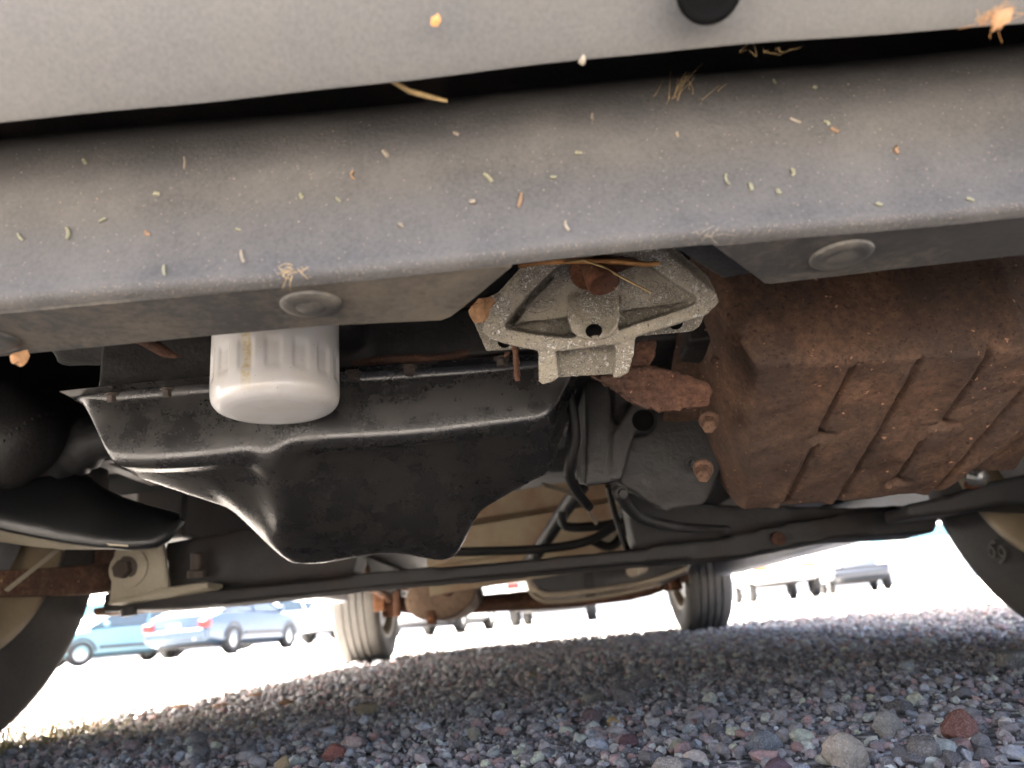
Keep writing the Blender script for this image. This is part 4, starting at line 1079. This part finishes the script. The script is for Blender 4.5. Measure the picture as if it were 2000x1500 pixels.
# tufts of fine dry fibres
def tuft(c, n_, L, mat, lab, seed, dirs):
    rr = random.Random(seed); mb = MB()
    for _ in range(n_):
        d = Vector([rr.gauss(m_, s_) for m_, s_ in dirs]).normalized(); l = L * rr.uniform(0.4, 1)
        e = c + Vector((rr.gauss(0, L * 0.5), rr.gauss(0, L * 0.1), rr.gauss(0, L * 0.15)))
        k = Vector((rr.gauss(0, 1), rr.gauss(0, 1), rr.gauss(0, 1))) * l * 0.15
        mb.tube([e, e + d * l * 0.5 + k, e + d * l + k * rr.gauss(0, 2)], [0.00013, 0.0001, 0.00006], 5, 3)
    return tag(mb.build('dry_tuft', mat, None, smooth=True), lab, 'tuft')
tuft(Vector((*uz(570, 528), 0.2098)), 16, 0.006, 'straw', 'tiny straw tuft caught on the valance lip above the oil filter', 1, ((0, 0.8), (-0.3, 0.4), (-0.6, 0.4)))
tuft(face_y(1372, 454), 12, 0.005, 'clip_straw', 'pale fibre tuft on the valance lip right of the grey casting', 2, ((0, 0.9), (-0.4, 0.4), (-0.3, 0.6)))
scrap('leaf_scrap', aty(1955, 40, 0.186), 0.0030, 'leaf_brown', 'brown leaf scrap on the bumper cover at upper right', 'leaf', 14, 0.4)
tuft(aty(1925, 40, 0.187), 22, 0.007, 'stem_orange', 'orange-brown tuft on the bumper cover at upper right', 3, ((0.4, 0.8), (-0.3, 0.3), (0.3, 0.6)))
tuft(face_y(1312, 190), 14, 0.010, 'straw', 'forked straw wisp on the upper valance face', 4, ((0.2, 0.6), (-0.3, 0.3), (0.6, 0.6)))
tuft(aty(1498, 92, 0.214), 8, 0.006, 'straw', 'short straw wisp in the gap beneath the bumper cover', 5, ((0.2, 0.5), (-0.3, 0.3), (-0.6, 0.5)))

# grass and weeds at the foot of the left front wheel
mb = MB(); rr = random.Random(5)
def blade(p, d, L, w_):
    k = Vector((-d.y, d.x, 0)).normalized() * w_
    m_ = p + d * L * 0.55 + Vector((0, 0, 0.0)); e = p + d * L + Vector((d.x, d.y, -0.35)) * L * 0.35
    mb.add([p - k, p + k, m_ + k * 0.7, m_ - k * 0.7, e], [(0, 1, 2, 3), (3, 2, 4)])
for _ in range(520):
    x = -0.62 - abs(rr.gauss(0, 0.12)); y = 1.02 + rr.gauss(0, 0.13)
    d = Vector((rr.gauss(0, 0.6), rr.gauss(0, 0.6), rr.uniform(0.3, 1.1))).normalized()
    blade(Vector((x, y, 0.002)), d, rr.uniform(0.012, 0.05), rr.uniform(0.0005, 0.0014))
for _ in range(260):
    p = atz(rr.uniform(-30, 520), rr.uniform(1405, 1450), 0.0) if rr.random() < 0.5 else Vector((rr.uniform(-0.95, -0.7), rr.uniform(1.2, 3.0), 0))
    d = Vector((rr.gauss(0, 0.8), rr.gauss(0, 0.8), rr.uniform(0.1, 0.8))).normalized()
    blade(Vector((p.x, p.y, 0.004)), d, rr.uniform(0.01, 0.035), rr.uniform(0.0006, 0.0014))
gr = mb.build('dry_grass', 'grass_dry', None)
tag(gr, 'dry yellow-green grass at the foot of the left front tyre', 'grass', None, 'stuff')
for px, py, k in ((355, 1380, 0), (500, 1357, 1), (430, 1378, 2), (560, 1372, 3)):
    p = atz(px, py, 0.008)
    tag(scrap('fallen_leaf', p, 0.012, 'leaf_brown', '', '', 20 + k, 0.15, Vector((0.2, -0.3, 1)).normalized()),
        'small fallen leaf on the sunlit gravel left of the car', 'leaf', 'fallen leaves on the sunlit gravel')

# ------------------------------------------------------------------ cars parked across the lot
def paint(name, col, rough=0.3):
    t = NT(name); a = t.noise(4, 3)
    return t.set(t.mix(a, tuple(x * 0.9 for x in col), tuple(min(1, x * 1.1) for x in col)), rough, 0.1, None, 0, 0, 0.6)
paint('car_blue', (0.12, 0.22, 0.26)); paint('car_navy', (0.045, 0.075, 0.115)); paint('car_white', (0.75, 0.76, 0.76)); paint('car_silver', (0.45, 0.48, 0.52))
paint('car_black', (0.03, 0.035, 0.045)); paint('car_tan', (0.6, 0.58, 0.5))
plain('tail_red', (0.34, 0.012, 0.012), 0.3); plain('amber', (0.45, 0.11, 0.004), 0.4); plain('lamp_clear', (0.7, 0.7, 0.7), 0.2); plain('trim_dark', (0.03, 0.03, 0.032), 0.6)
plain('plate_white', (0.6, 0.6, 0.58), 0.5); plain('car_tyre', (0.03, 0.03, 0.03), 0.8); plain('car_rim', (0.5, 0.5, 0.5), 0.4, 0.4)
plain('car_glass', (0.06, 0.08, 0.09), 0.06, 0, 0.8)
SPEC = {  # deck stations: x, half width, z bottom, z top ; cabin: base (rear,front,z) roof (rear,front,z)
    'sedan': dict(L=4.6, st=[(-2.30, .70, .42, .66), (-2.24, .82, .30, .86), (-1.9, .87, .24, .95), (-1.2, .88, .22, .97), (0.9, .88, .22, .95), (1.5, .87, .22, .90), (2.1, .82, .24, .76), (2.28, .70, .36, .60)], cab=(-1.75, 1.05, .94, -0.95, 0.20, 1.42), wb=1.36, wr=.315),
    'hatch': dict(L=4.1, st=[(-2.05, .72, .42, .70), (-2.0, .82, .30, .92), (-1.5, .85, .24, .98), (0.9, .85, .22, .95), (1.4, .84, .22, .88), (1.9, .80, .24, .74), (2.05, .68, .36, .60)], cab=(-1.95, 1.05, .95, -1.45, 0.20, 1.45), wb=1.26, wr=.31),
    'truck': dict(L=5.4, st=[(-2.7, .90, .62, 1.00), (-2.66, .94, .50, 1.12), (-0.6, .95, .46, 1.14), (0.9, .95, .46, 1.14), (1.5, .95, .46, 1.12), (2.5, .93, .46, 1.04), (2.7, .86, .56, .92)], cab=(-0.75, 1.25, 1.12, -0.55, 0.55, 1.80), wb=1.75, wr=.39),
    'wagon': dict(L=4.7, st=[(-2.35, .80, .48, .90), (-2.3, .90, .36, 1.02), (-1.8, .93, .32, 1.06), (0.9, .93, .32, 1.06), (1.5, .92, .32, 1.02), (2.2, .88, .34, .92), (2.35, .78, .44, .74)], cab=(-2.25, 1.15, 1.04, -2.0, 0.30, 1.74), wb=1.40, wr=.36),
}
def lot_car(kind, loc, heading, mat, label, low=None):
    S = SPEC[kind]
    root = bpy.data.objects.new('parked_car', None); COL.objects.link(root)
    root.location = loc; root.rotation_euler = (0, 0, heading)
    tag(root, label, 'car', 'cars parked across the lot')
    def P(name, mb, m_, parent=root, **k):
        return mb.build(name, m_, parent, **k)
    rows = []
    for x, hw, zb, zt in S['st']:
        zm = zb + (zt - zb) * 0.55; rows.append([(x, -hw * 0.82, zb), (x, -hw * 0.97, zb + 0.08), (x, -hw, zm), (x, -hw * 0.96, zt - 0.07), (x, -hw * 0.84, zt), (x, 0, zt + 0.025), (x, hw * 0.84, zt), (x, hw * 0.96, zt - 0.07), (x, hw, zm), (x, hw * 0.97, zb + 0.08), (x, hw * 0.82, zb), (x, 0, zb), (x, -hw * 0.82, zb)])
    mb = MB().grid(rows); mb.prism([Vector(p) for p in rows[0][:-1]], (0.01, 0, 0)); mb.prism([Vector(p) for p in rows[-1][:-1]], (-0.01, 0, 0))
    body = P('body', mb, mat, smooth=True, fix=True); body.data.set_sharp_from_angle(angle=R(32))
    b0, b1, bz, r0, r1, rz = S['cab']; hw = S['st'][3][1]
    wb_, wr_ = hw * 0.90, hw * 0.68
    roofp = [Vector((r0, -wr_, rz - 0.04)), Vector((r1, -wr_, rz - 0.04)), Vector((r1, wr_, rz - 0.04)), Vector((r0, wr_, rz - 0.04))]
    P('roof', MB().prism(roofp, (0, 0, 0.05)), mat, bevel=0.03, seg=3)
    base = [Vector((b0, -wb_, bz)), Vector((b1, -wb_, bz)), Vector((b1, wb_, bz)), Vector((b0, wb_, bz))]
    def quad(name, a, b_, c_, d_): P(name, MB().add([a, b_, c_, d_], [(0, 1, 2, 3)]), 'car_glass', body, solid=0.005)
    quad('windscreen', base[1], base[2], roofp[2], roofp[1]); quad('rear_window', base[3], base[0], roofp[0], roofp[3])
    mid = 0.5 * (r0 + r1)
    for s in (0, 1):
        A, B_ = (base[0], base[1]) if s == 0 else (base[3], base[2]); C_, D_ = (roofp[0], roofp[1]) if s == 0 else (roofp[3], roofp[2])
        mlo = A.lerp(B_, 0.5); mhi = C_.lerp(D_, 0.5)
        quad('side_window', A, mlo, mhi, C_); quad('side_window', mlo, B_, D_, mhi)
        for p, q in ((A, C_), (B_, D_), (mlo, mhi)):
            P('pillar', MB().cyl(p, q, 0.035, 8), mat, body)
        sgn = -1 if s == 0 else 1
        P('mirror', MB().box((b1 - 0.35, sgn * (hw + 0.08), bz + 0.06), (0.10, 0.16, 0.11)), mat, bevel=0.02)
        for x in (S['wb'], -S['wb']):
            wl = bpy.data.objects.new('wheel', None); COL.objects.link(wl); wl.parent = root
            c_ = Vector((x, sgn * (hw - 0.10), S['wr'])); r_ = S['wr']
            MB().lathe([(r_ * .62, -.1), (r_ * .95, -.1), (r_, -.07), (r_, .07), (r_ * .95, .1), (r_ * .62, .1)], c_, (0, 1, 0), 28, cap=False).build('tyre', 'car_tyre', wl, smooth=True)
            MB().lathe([(r_ * .66, .04 * sgn), (r_ * .6, .075 * sgn), (r_ * .45, .06 * sgn), (r_ * .2, .085 * sgn), (0.01, .085 * sgn)], c_, (0, 1, 0), 24, cap=False).build('rim', 'car_rim', wl, smooth=True)
            arc = [[(x + math.cos(a) * (r_ + .07) * k, sgn * (hw + 0.004), S['wr'] + math.sin(a) * (r_ + .07) * k) for k in (0.86, 1.0)] for a in np.linspace(0.1, math.pi - 0.1, 14)]
            P('wheel_arch', MB().grid(arc), 'trim_dark', body, solid=0.01)
        xr_, xf = S['st'][0][0], S['st'][-1][0]
        zt_ = S['st'][1][3]
        P('tail_light', MB().box((S['st'][1][0] - 0.02, sgn * hw * 0.78, zt_ - 0.18), (0.14, 0.26, 0.16)), 'tail_red', body, bevel=0.02)
        P('headlight', MB().box((S['st'][-2][0] + 0.08, sgn * hw * 0.72, S['st'][-2][3] - 0.10), (0.16, 0.30, 0.13)), 'lamp_clear', body, bevel=0.03)
        if kind == 'truck': P('turn_light', MB().box((S['st'][-1][0] + 0.005, sgn * hw * 0.66, S['st'][-1][3] - 0.12), (0.10, 0.36, 0.13)), 'amber', body, bevel=0.01)
        P('side_trim', MB().box((0.0, sgn * (hw + 0.004), S['st'][3][2] + 0.22), (S['wb'] * 1.3, 0.02, 0.07)), 'trim_dark', body)
    for x, nm in ((S['st'][0][0], 'rear_bumper'), (S['st'][-1][0], 'front_bumper')):
        P(nm, MB().box((x, 0, S['st'][0][2] + 0.06), (0.16, hw * 1.7, 0.20)), low or mat, bevel=0.04, seg=3)
    P('number_plate', MB().box((S['st'][0][0] - 0.09, 0, S['st'][0][2] + 0.22), (0.02, 0.32, 0.16)), 'plate_white', body)
    P('chassis', MB().box((0, 0, S['st'][3][2] + 0.03), (S['L'] * 0.86, hw * 1.5, 0.12)), 'trim_dark')
    P('exhaust', MB().cyl((S['st'][0][0] + 0.02, -hw * 0.5, S['st'][0][2] - 0.04), (S['st'][0][0] + 0.5, -hw * 0.5, S['st'][0][2] - 0.04), 0.035, 12), 'chrome_light')
    return root
def on(px, Y, dx=0.0):                  # ground point seen in column px at distance Y
    p = aty(px, 1226 + (1046 - px) * 0.0945, Y); return (p.x + dx, Y, float(ground_z(p.x, Y)))
lot_car('hatch', on(225, 22.0), R(232), 'car_blue', 'light blue car seen side-on just right of the left front tyre')
lot_car('sedan', on(452, 20.0), R(80), 'car_navy', 'dark blue sedan with a red tail light, seen from its rear corner')
lot_car('truck', on(575, 28.0), R(25), 'car_white', 'white truck behind the dark blue sedan')
lot_car('wagon', on(690, 27.0), R(255), 'car_silver', 'pale car partly hidden by the left rear tyre')
lot_car('sedan', on(868, 19.0), R(80), 'car_silver', 'silver car seen under the rear axle beneath the muffler')
lot_car('wagon', on(1090, 19.0), R(85), 'car_tan', 'pale car seen under the rear axle beneath the fuel tank')
lot_car('truck', on(1515, 24.0), R(262), 'car_white', 'white truck with two amber lights right of the right rear tyre', 'car_white')
lot_car('wagon', on(1672, 27.0), R(255), 'car_black', 'dark vehicle parked right of the white truck with amber lights')

# low building along the far side of the lot
t = NT('wall_white'); t.set(t.mix(t.noise(0.8, 4), (0.62, 0.63, 0.62), (0.72, 0.72, 0.70)), 0.8)
t = NT('fascia_blue'); t.set(t.mix(t.noise(2, 3), (0.08, 0.20, 0.25), (0.11, 0.25, 0.30)), 0.6)
t = NT('roof_sheet'); t.set(t.mix(t.noise(2, 3), (0.55, 0.56, 0.57), (0.65, 0.66, 0.66)), 0.5, 0.2)
by = 62.0; bz = float(ground_z(0, by))
bld = tag(empty('warehouse', (0, by, bz)), 'long low white building with a blue band across the far side of the lot', 'building')
MB().box((0, by + 6, bz + 2.1), (130, 12, 4.2)).build('wall', 'wall_white', bld)
MB().box((0, by - 0.15, bz + 3.75), (130.6, 0.3, 0.9)).build('fascia', 'fascia_blue', bld)
MB().prism([Vector((-66, by - 0.6, bz + 4.25)), Vector((-66, by + 12.6, bz + 4.25)), Vector((-66, by + 6, bz + 5.6))], (132, 0, 0)).build('roof', 'roof_sheet', bld)
for k in range(-14, 15):
    MB().box((k * 4.4, by - 0.02, bz + (1.2 if k % 4 else 1.6)), (1.8 if k % 4 else 3.2, 0.12, 1.1 if k % 4 else 3.1)).build('window' if k % 4 else 'door', 'wall_white' if k % 4 else 'roof_sheet', bld)
